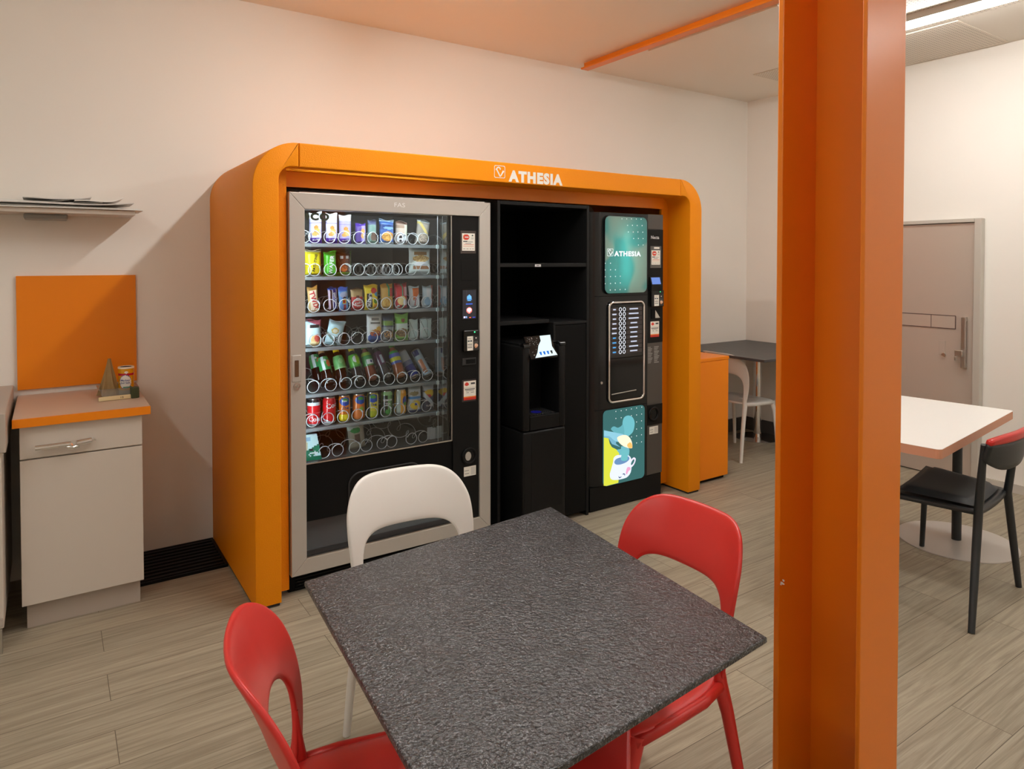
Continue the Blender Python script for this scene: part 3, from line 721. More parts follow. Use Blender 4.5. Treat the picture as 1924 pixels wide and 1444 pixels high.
pack(580, 393, 605, 451.5, 0, wafer(), 'leftmost lilac and white wafer pack on the top tray of the snack machine', 'wafer_pack')
pack(611, 394, 634, 451.5, 0, wafer(), 'second lilac wafer pack from the left on the top tray of the snack machine', 'wafer_pack')
pack(636, 397, 660, 451.5, 0, wafer(srgb(176, 166, 214)), 'third lilac wafer pack from the left on the top tray of the snack machine', 'wafer_pack')
pack(667, 411, 687, 450, 0, [('bg', srgb(96, 70, 150)), ('v', .45, 1, srgb(170, 150, 220)), ('h', .88, 1, PUR), ('e', .62, .62, .2, .12, WAF), ('e', .6, .38, .2, .12, WAF)], 'narrow purple pack with two round biscuits on the top tray', 'biscuit_pack')
pack(690, 406, 707, 451.5, 0, [('bg', srgb(120, 150, 140)), ('h', .78, 1, srgb(90, 96, 130)), ('e', .6, .3, .4, .2, srgb(120, 96, 84)), ('h', 0, .14, srgb(150, 190, 170))], 'grey-green slim pack left of the blue biscuit pack on the top tray', 'biscuit_pack')
pack(711.5, 405, 740, 452, 0, [('bg', srgb(60, 100, 170)), ('h', .9, 1, srgb(170, 200, 225)), ('h', .6, .78, srgb(40, 70, 130)), ('e', .6, .66, .4, .06, srgb(130, 170, 220)), ('e', .5, .32, .42, .20, srgb(214, 150, 70)), ('s', .5, .32, .35, .16, srgb(236, 186, 100), 5), ('h', 0, .1, srgb(210, 220, 230))], 'blue biscuit pack with a large golden cookie on the top tray', 'biscuit_pack')
pack(742.5, 408, 765, 452, 0, [('bg', srgb(196, 176, 160)), ('h', .88, 1, srgb(130, 96, 84)), ('h', .72, .86, srgb(160, 130, 110)), ('r', .62, .4, 1, .84, srgb(220, 224, 200)), ('e', .48, .24, .44, .24, W_), ('e', .3, .32, .12, .07, K_), ('e', .62, .38, .1, .05, K_), ('e', .3, .16, .1, .05, K_), ('e', .66, .14, .12, .06, K_)], 'brown and white pack with black spots on the top tray', 'biscuit_pack')
pack(778, 405, 803, 452, 0, [('bg', srgb(150, 140, 130)), ('d', .55, .72, .6, srgb(214, 190, 110)), ('s', .45, .22, .4, .22, srgb(210, 190, 170), 8), ('h', .9, 1, srgb(190, 196, 196))], 'clear brown pack leaning at the right end of the top tray', 'biscuit_pack', lean=7)
pack(572, 466, 603.5, 515.5, 1, [('bg', srgb(238, 220, 40)), ('v', .84, 1, srgb(235, 160, 30)), ('h', .9, 1, srgb(245, 236, 190)), ('e', .66, .26, .3, .2, srgb(214, 190, 30)), ('h', 0, .05, srgb(200, 220, 230))], 'yellow crisp bag at the left end of the second tray', puff=.028, text=[('PATATINE', .018, .52, .5, 80, MK)])
pack(607, 469, 632, 515, 1, [('bg', srgb(80, 190, 50)), ('h', .0, .1, srgb(60, 150, 30))], 'bright green snack bag beside the yellow crisp bag', puff=.026, text=[('WAFER', .027, .5, .45, 84, MW)])
pack(630, 470, 660.5, 515, 1, [('bg', srgb(96, 50, 34)), ('h', .0, .14, srgb(120, 170, 50)), ('v', .86, 1, srgb(100, 130, 50)), ('e', .4, .32, .25, .14, srgb(220, 110, 40)), ('s', .5, .6, .4, .3, srgb(130, 70, 50), 2), ('e', .8, .3, .06, .16, W_), ('r', .2, .7, .36, .82, W_), ('r', .55, .7, .74, .82, W_)], 'brown and green snack bag right of the bright green bag', puff=.026, yoff=.03)
pack(766.5, 463, 809, 515.5, 1, [('bg', srgb(214, 226, 222)), ('h', .92, 1, srgb(180, 196, 196)), ('r', .2, .72, .78, .82, srgb(150, 110, 60)), ('e', .5, .58, .4, .12, srgb(222, 196, 130)), ('s', .5, .58, .4, .12, srgb(190, 150, 90), 4), ('h', .22, .32, srgb(170, 120, 84)), ('v', .0, .12, srgb(214, 226, 222)), ('e', .5, .4, .3, .08, W_)], 'large white cracker bag alone at the right of the second tray', 'cracker_bag')
pack(579, 535, 600, 582, 2, [('bg', srgb(206, 170, 110)), ('v', .2, .84, srgb(240, 226, 200)), ('h', .86, 1, srgb(190, 140, 70)), ('h', 0, .05, srgb(190, 140, 70))], 'gold and cream bar with red letters leftmost on the third tray', 'chocolate_bar', lean=-4, puff=.012, text=[('TWIX', .034, .52, .45, -76, MR)])
pack(617, 538, 635, 582, 2, [('bg', srgb(60, 30, 30)), ('v', .0, .2, srgb(206, 180, 200)), ('v', .42, .94, srgb(226, 220, 240)), ('v', .5, .88, srgb(40, 44, 130)), ('h', .92, 1, srgb(50, 90, 190)), ('h', 0, .08, srgb(60, 30, 30))], 'brown bar with a blue and white stripe on the third tray', 'chocolate_bar', lean=-3, puff=.012, text=[('SNICKERS', .0145, .70, .5, -82, MW)])
pack(636.5, 538, 655.5, 582, 2, [('bg', srgb(100, 160, 220)), ('h', .82, 1, srgb(60, 110, 210)), ('e', .5, .68, .4, .12, srgb(170, 180, 210)), ('e', .55, .52, .2, .06, srgb(60, 50, 60)), ('r', .3, .3, .75, .5, srgb(214, 190, 60)), ('e', .5, .38, .14, .06, srgb(190, 40, 40)), ('r', .42, 0, .66, .26, srgb(150, 60, 70)), ('h', 0, .04, srgb(60, 110, 210))], 'sky blue bar pack right of the brown bar on the third tray', 'chocolate_bar', lean=-3, puff=.012)
pack(659.5, 541, 683.5, 581, 2, [('bg', srgb(196, 40, 34)), ('h', .62, 1, srgb(190, 160, 110)), ('h', .96, 1, srgb(150, 90, 60)), ('e', .55, .34, .5, .16, srgb(240, 230, 230)), ('e', .55, .34, .42, .11, srgb(210, 40, 40)), ('e', .5, .62, .16, .07, srgb(120, 60, 40))], 'red and tan wafer pack on the third tray left of the yellow bag', 'chocolate_bar', lean=-3, puff=.016, text=[('KitKat', .016, .56, .34, 12, MW)])
pack(684, 533, 711, 579, 2, [('bg', srgb(244, 214, 30)), ('h', .86, 1, srgb(236, 200, 30)), ('e', .64, .76, .22, .12, srgb(206, 50, 40)), ('e', .84, .62, .14, .09, srgb(80, 160, 210)), ('e', .76, .34, .16, .1, srgb(120, 170, 40)), ('r', .12, .1, .52, .66, K_), ('v', .92, 1, srgb(206, 170, 30)), ('e', .72, .14, .14, .08, srgb(230, 160, 40))], 'bright yellow sweets bag in the middle of the third tray', 'sweets_bag', lean=-2, puff=.018, text=[("M&M'S", .024, .34, .4, 82, MW)])
pack(715, 531, 739, 577.5, 2, [('bg', srgb(206, 160, 80)), ('h', .86, 1, srgb(196, 140, 50)), ('v', .5, .62, srgb(60, 150, 110)), ('r', .62, .5, .95, .82, srgb(206, 60, 60)), ('e', .5, .28, .42, .22, srgb(226, 190, 100)), ('s', .5, .28, .34, .18, srgb(206, 150, 60), 6)], 'gold biscuit pack right of the yellow sweets bag on the third tray', 'biscuit_pack', lean=-2)
pack(741, 531, 765.5, 577, 2, [('bg', srgb(206, 50, 60)), ('h', .88, 1, srgb(190, 40, 50)), ('v', .5, .6, srgb(60, 170, 130)), ('r', .66, .5, .95, .84, srgb(232, 190, 200)), ('e', .5, .32, .36, .18, srgb(240, 214, 150)), ('e', .75, .24, .2, .12, srgb(230, 220, 230)), ('e', .2, .1, .1, .05, W_)], 'pink-red biscuit pack right of the gold one on the third tray', 'biscuit_pack', lean=-2)
pack(769, 535, 789.5, 575, 2, [('bg', srgb(222, 236, 242)), ('d', .42, 1.2, -.5, srgb(236, 120, 40)), ('v', .0, .34, srgb(222, 236, 242)), ('h', .92, 1, srgb(190, 214, 220))], 'white and orange bar on the third tray near its right end', 'chocolate_bar', lean=-4, puff=.012, text=[('kinder', .016, .5, .3, 76, MR)])
pack(792.5, 535, 813, 574.5, 2, [('bg', srgb(206, 226, 236)), ('h', .9, 1, srgb(180, 200, 210)), ('r', .3, .5, .7, .9, srgb(236, 240, 246)), ('v', .84, 1, srgb(190, 120, 110)), ('e', .5, .28, .36, .2, srgb(150, 190, 220))], 'pale blue white bar at the right end of the third tray', 'chocolate_bar', puff=.014)
pack(572, 597, 603.5, 645.5, 3, [('bg', srgb(206, 232, 240)), ('d', .86, 1.3, .3, srgb(226, 120, 140)), ('r', .25, .72, .8, .82, K_), ('e', .55, .22, .3, .22, srgb(230, 190, 130)), ('e', .7, .32, .2, .14, srgb(220, 90, 80)), ('e', .4, .12, .2, .1, srgb(240, 220, 170))], 'white and pink nut bag at the left end of the fourth tray', 'nut_bag', puff=.024)
pack(607, 600, 640, 645, 3, [('bg', srgb(190, 224, 232)), ('e', .42, .58, .22, .12, srgb(200, 170, 90)), ('e', .42, .58, .15, .08, srgb(222, 214, 190)), ('d', .1, .2, .6, srgb(110, 130, 120))], 'crumpled pale blue bag tilted beside the white and pink bag', 'nut_bag', lean=14, puff=.02, text=[('NOCI', .020, .62, .32, 55, MK)])
pack(688, 587, 717.5, 639.5, 3, [('bg', srgb(226, 228, 226)), ('r', .25, .76, .75, .86, srgb(110, 104, 100)), ('r', .2, .66, .8, .70, gry), ('e', .5, .34, .36, .12, srgb(214, 150, 70)), ('e', .72, .44, .2, .12, srgb(230, 190, 80)), ('e', .5, .16, .46, .18, srgb(40, 80, 160)), ('s', .5, .32, .36, .1, srgb(170, 80, 50), 3)], 'white nut bag with a blue bowl in the middle of the fourth tray', 'nut_bag')
pack(717, 591, 739.5, 638.5, 3, [('bg', srgb(70, 80, 100)), ('h', .62, .8, srgb(110, 150, 60)), ('h', 0, .56, srgb(150, 160, 166)), ('e', .5, .28, .42, .18, srgb(70, 70, 76)), ('s', .5, .28, .4, .14, srgb(200, 150, 90), 5)], 'slate grey nut bag left of the green one on the fourth tray', 'nut_bag')
pack(740.5, 589, 767, 637.5, 3, [('bg', srgb(120, 190, 70)), ('h', .86, 1, srgb(140, 206, 90)), ('e', .5, .76, .16, .07, srgb(120, 50, 40)), ('h', .42, .64, srgb(214, 232, 226)), ('e', .5, .3, .46, .16, srgb(170, 140, 96)), ('s', .5, .3, .42, .14, srgb(110, 90, 60), 2), ('h', 0, .14, srgb(150, 200, 110))], 'green and white nut bag on the fourth tray', 'nut_bag')
pack(768, 597, 785.5, 634, 3, [('bg', srgb(206, 230, 230)), ('d', .2, .3, 1.4, srgb(150, 170, 170)), ('v', .9, 1, srgb(170, 190, 190))], 'plain white sachet right of the green nut bag on the fourth tray', 'sachet', puff=.01)
pack(788, 596, 811, 633.5, 3, [('bg', srgb(210, 234, 234)), ('d', .2, .3, 1.4, srgb(150, 170, 170)), ('v', .56, .62, srgb(170, 190, 190))], 'plain white sachet at the right end of the fourth tray', 'sachet', puff=.01)
# drinks lying back on the fifth tray
M_COLA = mat('dark cola', (.022, .008, .006, 1), .12, coat=.5)
M_TEAR = mat('red-brown tea', (.20, .045, .018, 1), .15, coat=.5)
M_TEAO = mat('orange tea', (.34, .09, .02, 1), .15, coat=.5)
M_WAT = mat('dark clear bottle', (.06, .05, .055, 1), .1, coat=.5)
def drink(px, py, L, R, liquid, label_ops, capm, label, name='drink_bottle', cat='bottle', back=26, side=-6, neck=True, yoff=0, extra=None, cls='bottles and cans lying back on the fifth tray'):
    c_ = at(px, py, 1, PY+.03+yoff)
    t = thing(name, (c_[0], PY+.058+yoff, SH[4]+.006+R*.55), label, cat, cls, rot=(radians(-back), radians(side), 0))
    if neck:
        prof = [(.0, 0), (R*.55, 0), (R*.92, .006), (R, .02), (R, L*.30), (R*.93, L*.36), (R*.97, L*.42), (R*.97, L*.66), (R*.8, L*.76), (R*.45, L*.86), (R*.42, L*.90), (0, L*.90)]
        MB().lathe(prof, n=26).build('bottle_body', liquid, t, local=True, smooth=50)
        MB().lathe([(0, L*.90), (R*.50, L*.90), (R*.50, L*.985), (R*.44, L), (0, L)], n=22).build('cap', capm, t, local=True, smooth=50)
        b = MB(); f = paint(label_ops)
        def lf(u, v):
            z = L*(.40+.38*v); r = R*.985 if z < L*.66 else R*(.985-(z-L*.66)/(L*.10)*.16)
            return (r*cos(2*pi*u), r*sin(2*pi*u), z)
        b.grid(48, 20, lf, f, closed=True); b.build('label', M_TIN, t, local=True, smooth=180)
    else:
        b = MB(); f = paint(label_ops)
        b.grid(48, 28, lambda u, v: (R*cos(2*pi*u), R*sin(2*pi*u), .006+(L-.014)*v), f, closed=True); b.build('can_body', M_TIN, t, local=True, smooth=180)
        MB().lathe([(0, .004), (R*.72, .004), (R*.8, 0), (R*.86, 0), (R, .006)], n=26).build('can_base', M_STEEL, t, local=True, smooth=50)
        MB().lathe([(R, L-.008), (R*.86, L), (R*.8, L), (R*.76, L-.004), (0, L-.004)], n=26).build('can_end', M_STEEL, t, local=True, smooth=50)
    return t
M_TAN, M_YC, M_GRC2, M_DKC = mat('tan cap', srgb(190, 150, 100), .4), mat('yellow cap', srgb(236, 206, 30), .4), mat('grey cap', srgb(150, 150, 150), .4), mat('green cap', srgb(80, 150, 60), .4)
GL = [('bg', srgb(60, 160, 90)), ('h', .8, 1, srgb(90, 180, 110)), ('v', .62, .7, srgb(220, 236, 236)), ('e', .82, .45, .06, .25, srgb(220, 110, 70)), ('e', .74, .7, .03, .1, W_)]
drink(623, 722, .192, .031, M_COLA, GL, M_TAN, 'dark bottle with a green label and tan cap leftmost on the fifth tray')
drink(651, 719, .192, .031, M_COLA, [('bg', srgb(110, 180, 110)), ('h', 0, .12, srgb(150, 200, 140)), ('e', .75, .55, .06, .2, srgb(150, 206, 140))], M_YC, 'dark bottle with a plain green label and yellow cap on the fifth tray')
drink(680, 716, .192, .031, M_COLA, [('bg', srgb(90, 170, 60)), ('e', .72, .6, .05, .25, W_), ('e', .80, .55, .06, .36, srgb(170, 214, 40)), ('h', 0, .08, srgb(60, 130, 40))], M_YC, 'dark bottle with a lime green label and yellow cap on the fifth tray')
drink(704.5, 713, .200, .030, M_TEAR, [('bg', srgb(70, 150, 80)), ('h', .74, 1, srgb(170, 206, 80)), ('r', .66, .1, .9, .46, srgb(220, 232, 236)), ('e', .8, .28, .03, .1, srgb(40, 60, 120))], M_DKC, 'red-brown tea bottle with a green and white label on the fifth tray')
drink(732, 711, .205, .029, M_WAT, [('bg', srgb(100, 60, 90)), ('r', .72, .1, .82, .7, srgb(190, 206, 226))], M_GRC2, 'clear dark bottle with a purple label on the fifth tray', back=28, side=-12)
drink(757, 708, .195, .031, M_TEAO, [('bg', srgb(70, 160, 70)), ('h', .5, .8, srgb(90, 110, 190)), ('h', .2, .5, srgb(206, 214, 60)), ('h', 0, .2, srgb(90, 110, 190))], M_DKC, 'orange tea bottle with a green and blue label on the fifth tray')
SLV = [('bg', srgb(190, 204, 216)), ('h', 0, .42, srgb(40, 50, 140)), ('d', .42, .62, 0, srgb(120, 140, 180))]
drink(784, 706, .165, .0265, M_STEEL, SLV, M_STEEL, 'slim silver and blue can lying back on the fifth tray', 'drink_can', 'can', back=32, side=-17, neck=False)
drink(809, 702, .165, .0265, M_STEEL, [('bg', srgb(190, 216, 232)), ('r', .6, .08, .76, .62, srgb(206, 130, 90)), ('r', .56, .8, .78, 1, srgb(50, 60, 130))], M_STEEL, 'slim pale blue can at the right end of the fifth tray', 'drink_can', 'can', back=32, side=-17, neck=False)
drink(605, 712, .192, .031, M_COLA, GL, M_TAN, 'dark bottle with a tan cap behind the leftmost one on the fifth tray', yoff=.11)
# cans on the sixth tray
def can(px0, py0, px1, py1, ops, label, text=None, rot=0):
    yp = PY+.054
    a, c_ = at(px0, py0, 1, yp), at(px1, py1, 1, yp)
    R = min(.0335, (c_[0]-a[0])/2*.97); xm = (a[0]+c_[0])/2; z0 = SH[5]+.0005; L = .135
    t = thing('soda_can', (xm, yp, z0), label, 'can', 'cans on the sixth tray', rot=(0, 0, radians(rot)))
    f = paint(ops)
    def sf(u, v):
        z = .004+v*(L-.009); r = R if .07 < v < .88 else (R*(.84+.16*min(1, v/.07)) if v <= .07 else R*(1-.16*min(1, (v-.88)/.12)))
        return (r*cos(2*pi*u), r*sin(2*pi*u), z)
    b = MB(); b.grid(56, 40, sf, f, closed=True); b.build('can_body', M_TIN, t, local=True, smooth=180)
    MB().lathe([(R*.84, L-.006), (R*.86, L), (R*.82, L), (R*.78, L-.004), (0, L-.004)], n=26).build('lid', M_STEEL, t, local=True, smooth=50)
    MB().lathe([(0, .003), (R*.7, .003), (R*.76, 0), (R*.8, 0), (R*.845, .005)], n=26).build('can_base', M_STEEL, t, local=True, smooth=50)
    for (s, size, z, ang, m, th) in (text or []):
        A = radians(ang)
        def fn(p, q, A=A, z=z, th=th):
            X = p*cos(A)-q*sin(A); Z = p*sin(A)+q*cos(A)
            g_ = 2*pi*th+X/R
            return ((R+.0005)*cos(g_), (R+.0005)*sin(g_), z+Z)
        lettering(s, size, m, t, fn, bold=.03)
    return t
RC = srgb(206, 24, 34)
can(577, 746, 602, 793, [('bg', RC), ('h', .78, .92, srgb(220, 232, 236)), ('h', 0, .05, W_), ('h', .48, .5, srgb(230, 120, 120)), ('h', .9, 1, K_)], 'red cola can with a white shoulder leftmost on the sixth tray', [('Cola', .030, .034, 0, MW, .72)])
can(606, 742, 631, 786, [('bg', RC), ('h', 0, .08, W_), ('d', .16, .22, .6, srgb(220, 232, 236))], 'all red cola can second from the left on the sixth tray', [('Coca', .032, .094, 10, MW, .80)])
SB = srgb(30, 80, 180)
def sand(base, low, hi): return [('bg', base), ('h', .0, .28, low), ('e', .72, .8, .16, .17, SB), ('e', .72, .86, .08, .07, srgb(60, 150, 60)), ('v', .84, .9, hi)]
can(635.5, 738, 658, 782, sand(srgb(230, 130, 40), srgb(240, 214, 40), srgb(240, 190, 120)), 'orange and yellow can with a blue cloud on the sixth tray', [('The', .022, .072, 0, MBL, .72), ('San', .015, .108, 0, MW, .70)])
can(662.5, 735.5, 685, 778, sand(srgb(224, 120, 40), srgb(224, 120, 40), srgb(230, 170, 60))+[('e', .74, .42, .06, .1, srgb(150, 180, 50))], 'plain orange can with a blue cloud at its right on the sixth tray', rot=12)
can(689, 733, 711, 774, sand(srgb(222, 210, 50), srgb(190, 200, 40), srgb(236, 236, 180))+[('v', .55, .64, srgb(50, 60, 40))], 'lemon yellow can with a blue cloud on the sixth tray', [('The', .022, .072, 0, MBL, .72)], rot=-6)
can(716, 729, 737, 770, [('bg', srgb(90, 130, 80)), ('v', .55, .72, srgb(50, 56, 46)), ('v', .72, .80, srgb(120, 170, 110)), ('h', .86, 1, srgb(140, 190, 120)), ('e', .72, .16, .08, .1, srgb(70, 170, 80)), ('h', 0, .05, srgb(120, 160, 100))], 'dark and light green can on the sixth tray', [('LEMON', .015, .086, 0, MW, .72), ('TEA', .015, .066, 0, MW, .72)])
can(741, 726, 762.5, 766, [('bg', srgb(236, 170, 50)), ('v', .56, .70, srgb(190, 200, 190)), ('e', .82, .55, .07, .2, srgb(40, 70, 170)), ('e', .83, .42, .05, .08, srgb(60, 160, 70))], 'golden orange can with a silver stripe on the sixth tray')
pack(766, 723, 791, 771, 5, [('bg', srgb(206, 216, 220)), ('h', .84, 1, srgb(170, 180, 180)), ('e', .4, .70, .34, .08, srgb(150, 140, 100)), ('h', .5, .6, srgb(60, 140, 210)), ('e', .5, .28, .4, .17, srgb(236, 206, 50)), ('e', .5, .3, .1, .05, SB), ('h', 0, .1, srgb(90, 100, 150))], 'shiny pouch with a yellow sun and a blue wave on the sixth tray', 'juice_pouch', 'pouch', puff=.018)
pack(793, 721, 815, 768, 5, [('bg', srgb(60, 64, 90)), ('h', .76, 1, srgb(200, 206, 210)), ('e', .5, .66, .46, .14, srgb(240, 200, 50)), ('e', .4, .56, .3, .06, srgb(210, 60, 50)), ('d', .3, .5, .5, srgb(200, 214, 226))], 'dark blue and yellow pouch at the right end of the sixth tray', 'juice_pouch', 'pouch', puff=.018, text=[('TUBO', .014, .5, .2, 8, MW)])
# bottom tray
b = MB()
p = at(575, 862, 1, PY+.03); 
tri = [(0, 0), (.125, .0), (.105, .115), (.03, .13)]
lay = b.bm.loops.layers.float_color.new('Col')
SO = paint([('bg', srgb(206, 236, 240)), ('h', 0, .14, srgb(20, 110, 80)), ('d', .1, .42, -.4, srgb(20, 120, 90)), ('e', .2, .55, .26, .3, srgb(206, 196, 160)), ('e', .62, .4, .07, .06, K_), ('r', .3, .74, .6, .9, srgb(150, 190, 220)), ('s', .66, .25, .22, .12, W_, 3)])
def sf(u, v): return (.13*u+.03*v*(1-u)-.02*u*v, -.02+.02*v, .125*v)
b.grid(20, 20, lambda u, v: sf(u, v), SO); b.grid(20, 20, lambda u, v: (sf(u, v)[0]*.98, .055-.03*v, sf(u, v)[2]), SO)
bmesh.ops.bridge_loops(b.bm, edges=[e for e in b.bm.edges if e.is_boundary])
o = b.build('sandwich_pack', M_PRINT, local=True); o.location = (p[0]-.055, PY+.04, SH[6]+.001); o.rotation_euler = (0, 0, radians(-6))
tag(o, 'blue-green and white sandwich pack at the left of the bottom tray', 'sandwich pack', 'packs on the snack machine trays')
pack(655, 798, 688, 849, 6, [('bg', srgb(170, 160, 140)), ('h', .8, 1, srgb(200, 214, 200)), ('e', .45, .78, .34, .1, srgb(60, 150, 70)), ('r', .3, .3, .62, .62, srgb(110, 84, 70)), ('v', .7, 1, srgb(190, 180, 160))], 'beige and green snack bag alone on the bottom tray', lean=-6, yoff=.06)
for q, (px0, py0, px1, py1, lab) in enumerate(((803, 801, 813, 822, 'left one of two white cards at the right of the bottom tray'), (808, 804, 820, 823, 'right one of two white cards at the right of the bottom tray'))):
    a, c_ = at(px0, py0, 1, PY+.05), at(px1, py1, 1, PY+.05)
    o = MB().box(a[0], PY+.05+q*-.006, SH[6]+.001, c_[0], PY+.054-q*.006, SH[6]+.001+(a[2]-c_[2]), bev=.0005).build('white_card', M_WHITE, origin='base')
    tag(o, lab, 'card', 'white cards on the bottom tray')
# ------------------------------------------------------------------ black shelf unit between the machines
UY = 3.22
su = thing('shelf_unit', (2.39, 3.6, 0), 'black open shelf unit between the snack machine and the coffee machine', 'shelf unit')
UX0, UX1, UZ = 2.060, 2.722, 1.888
M_UN = mat('black laminate', (.0035, .0035, .0035, 1), .55, spec=.12)
M_UNF = mat('black edge band', (.009, .009, .0092, 1), .5, spec=.18)
boxo('side_panel', M_UNF, su, UX0, UY, 0, UX0+.019, 4.0, UZ); boxo('side_panel', M_UNF, su, UX1-.019, UY, 0, UX1, 4.0, UZ)
boxo('top_panel', M_UNF, su, UX0+.0195, UY, UZ-.02, UX1-.0195, 4.0, UZ)
boxo('back_panel', M_UN, su, UX0+.0195, 3.98, .02, UX1-.0195, 3.998, UZ-.0205, bev=0)
z1 = at(960, 498, 1, UY)[2]; z2 = at(945, 609, 1, UY)[2]
s1 = boxo('shelf', M_UNF, su, UX0+.0195, UY+.004, z1-.011, UX1-.0195, 3.979, z1+.011)
boxo('shelf', M_UNF, su, UX0+.0195, UY+.03, z2-.011, 2.442, 3.979, z2+.011)
card('shelf_tag', 1005, 496.4, 1016, 500.8, UY+.0038, [('bg', srgb(210, 210, 212)), ('r', .25, .3, .75, .7, srgb(110, 110, 114))], s1, label='small white shelf tag')
ux = at(1040, 640, 1, UY)[0]; uz = at(1060, 604, 1, UY)[2]
boxo('partition', M_UNF, su, ux, UY, .0, ux+.016, 3.979, uz-.018); boxo('cupboard_top', M_UNF, su, ux, UY, uz-.0175, UX1-.0195, 3.979, uz)
boxo('cupboard_door', M_UN, su, ux+.018, UY+.003, .03, UX1-.021, UY+.02, uz-.021)
# ------------------------------------------------------------------ water dispenser
wd_ = thing('water_dispenser', (2.288, 3.25, 0), 'black floor-standing water dispenser with a tilted lit control panel', 'water dispenser')
DX0, DX1, DY, DZ = 2.140, 2.431, 3.08, 1.085
NX0, NX1, NZ0, NZ1 = 2.184, 2.388, .700, 1.06
M_DW = mat('dispenser black', (.006, .006, .0062, 1), .34, spec=.18)
zs = .615
b = MB(); b.box(DX0, DY, .015, DX1, 3.46, zs-.002, bev=.012, seg=3); b.build('lower_body', M_DW, wd_, smooth=30)
b = MB(); b.box(NX0+.008, DY-.0012, .17, NX1+.02, DY+.004, zs-.012, bev=.001); b.build('access_door', M_DW, wd_)
b = MB(); b.box(DX0, DY, zs, NX0, 3.46, DZ, bev=.012, seg=3); b.build('side_column', M_DW, wd_, smooth=30)
b = MB(); b.box(NX1, DY, zs, DX1, 3.46, DZ, bev=.012, seg=3); b.build('side_column', M_DW, wd_, smooth=30)
b = MB(); b.box(NX0+.0005, 3.26, zs, NX1-.0005, 3.46, DZ-.004); b.build('niche_back', M_BLKM, wd_)
dt = MB().box(NX0+.0005, DY+.002, zs+.002, NX1-.0005, 3.2595, NZ0-.004, bev=.004).build('drip_tray', M_DW, wd_)
b = MB()
for k in range(9): b.box(NX0+.02+k*.019, DY+.02, NZ0-.0038, NX0+.03+k*.019, 3.24, NZ0-.0005)
b.build('drip_grid', M_DGR, dt)
MB().lathe([(0, 0), (.03, 0), (.03, .0015), (0, .0015)], (NX0+.09, 3.15, NZ0), 20).build('blue_light', emat('blue tray light', (.06, .06, .9, 1), .09), dt)
MB().box(DX0+.01, 3.14, DZ, DX1-.01, 3.46, DZ+.012, bev=.005).build('top_cover', M_DW, wd_)
for xx in (DX0+.003, NX1+.003):
    MB().tube([(xx, 3.10, DZ-.004), (xx+.038, 3.10, DZ-.004)], .021, 18).build('hinge_cap', M_BLKG, wd_, smooth=40)
# tilted panel: four measured corners on its slope
pA, pB, pC, pD = at(984, 633, 1, 3.17), at(1034, 628, 1, 3.17), at(1048.5, 667.5, 1, 3.055), at(998, 675, 1, 3.055)
nrm = np.cross(pB-pA, pD-pA); nrm /= np.linalg.norm(nrm)
if nrm[1] > 0: nrm = -nrm
cpn = MB().prism([tuple(p) for p in (pA, pB, pC, pD)], tuple(-nrm*.012)).build('control_panel', M_BLKG, wd_)
def onp(u, v, d=.0008): return tuple(pA+(pB-pA)*u*(1-v)+(pC-pD)*u*v+(pD-pA)*v+nrm*d)
M_LITP = emat('lit white panel', (.78, .97, 1, 1), 1.05)
b = MB(); b.ngon([onp(u, v) for u, v in ((.58, .02), (.985, .02), (.90, .55), (.985, .97), (.16, .97), (.30, .75), (.42, .45), (.56, .25))]); b.build('lit_area', M_LITP, cpn)
b = MB(); rng = random.Random(4)
for k in range(60):
    u, v = rng.uniform(.04, .5), rng.uniform(.03, .9)
    if u+v*.45 > .58: continue
    s = rng.uniform(.004, .014); b.ngon([onp(u, v), onp(u+s, v), onp(u+s, v+s*1.4), onp(u, v+s*1.4)])
b.build('speckle_print', M_WHITE, cpn)
M_CUPB = emat('blue cup symbol', (.03, .22, .85, 1), .8)
for k in range(4):
    u0 = .36+k*.135; b = MB(); b.ngon([onp(u0, .74, .0014), onp(u0+.085, .735, .0014), onp(u0+.07, .88, .0014), onp(u0+.02, .885, .0014)])
    b.build('cup_symbol', M_CUPB if k < 3 else M_DGR, cpn)
# ------------------------------------------------------------------ coffee machine
KY = 3.225
cm = thing('coffee_machine', (3.08, 3.6, 0), 'black hot drinks machine with a lit teal panel and a lit coffee poster', 'coffee machine')
def k_(px, py, y=KY): p = at(px, py, 1, y); return p[0], p[2]
KX0, KX1 = 2.742, 3.362; KZT = 1.866
kxd = k_(1217, 600)[0]                       # right edge of the door
boxo('cabinet', M_BLKM, cm, KX0+.006, KY+.09, .005, KX1-.002, 4.0, KZT-.004, bev=.004)
boxo('base', M_BLK, cm, KX0+.004, KY+.012, .004, KX1, KY+.0895, .150, bev=.003)
# door with a left edge that swells outwards below its top
dl = [k_(1121, 396), k_(1126, 420), k_(1130, 445), k_(1131.5, 480), k_(1131, 560), k_(1131, 700)]
xs_ = KX0+.002
def door_y(u): return KY+.042*(1-min(1, u/.16))**2
b = MB()
nu, nv = 24, 60
zb, ztp = .157, KZT-.012
def dsurf(u, v):
    z = zb+(ztp-zb)*v; x = xs_+(kxd-.002-xs_)*u
    return (x, door_y(u), z)
b.grid(nu, nv, dsurf)
ua, uc = k_(1136, 480)[0], k_(1208.5, 480)[0]; va_, vc = k_(1172, 545)[1], k_(1172, 409)[1]
bmesh.ops.delete(b.bm, geom=[f for f in b.bm.faces if ua < f.calc_center_median().x < uc and va_ < f.calc_center_median().z < vc], context='FACES')
b.build('door_skin', mat('door grey-black', (.007, .0073, .008, 1), .25, spec=.4), cm, smooth=60)
boxo('door_body', M_BLK, cm, xs_+.001, KY+.0805, zb, kxd-.003, KY+.0895, ztp, bev=0)
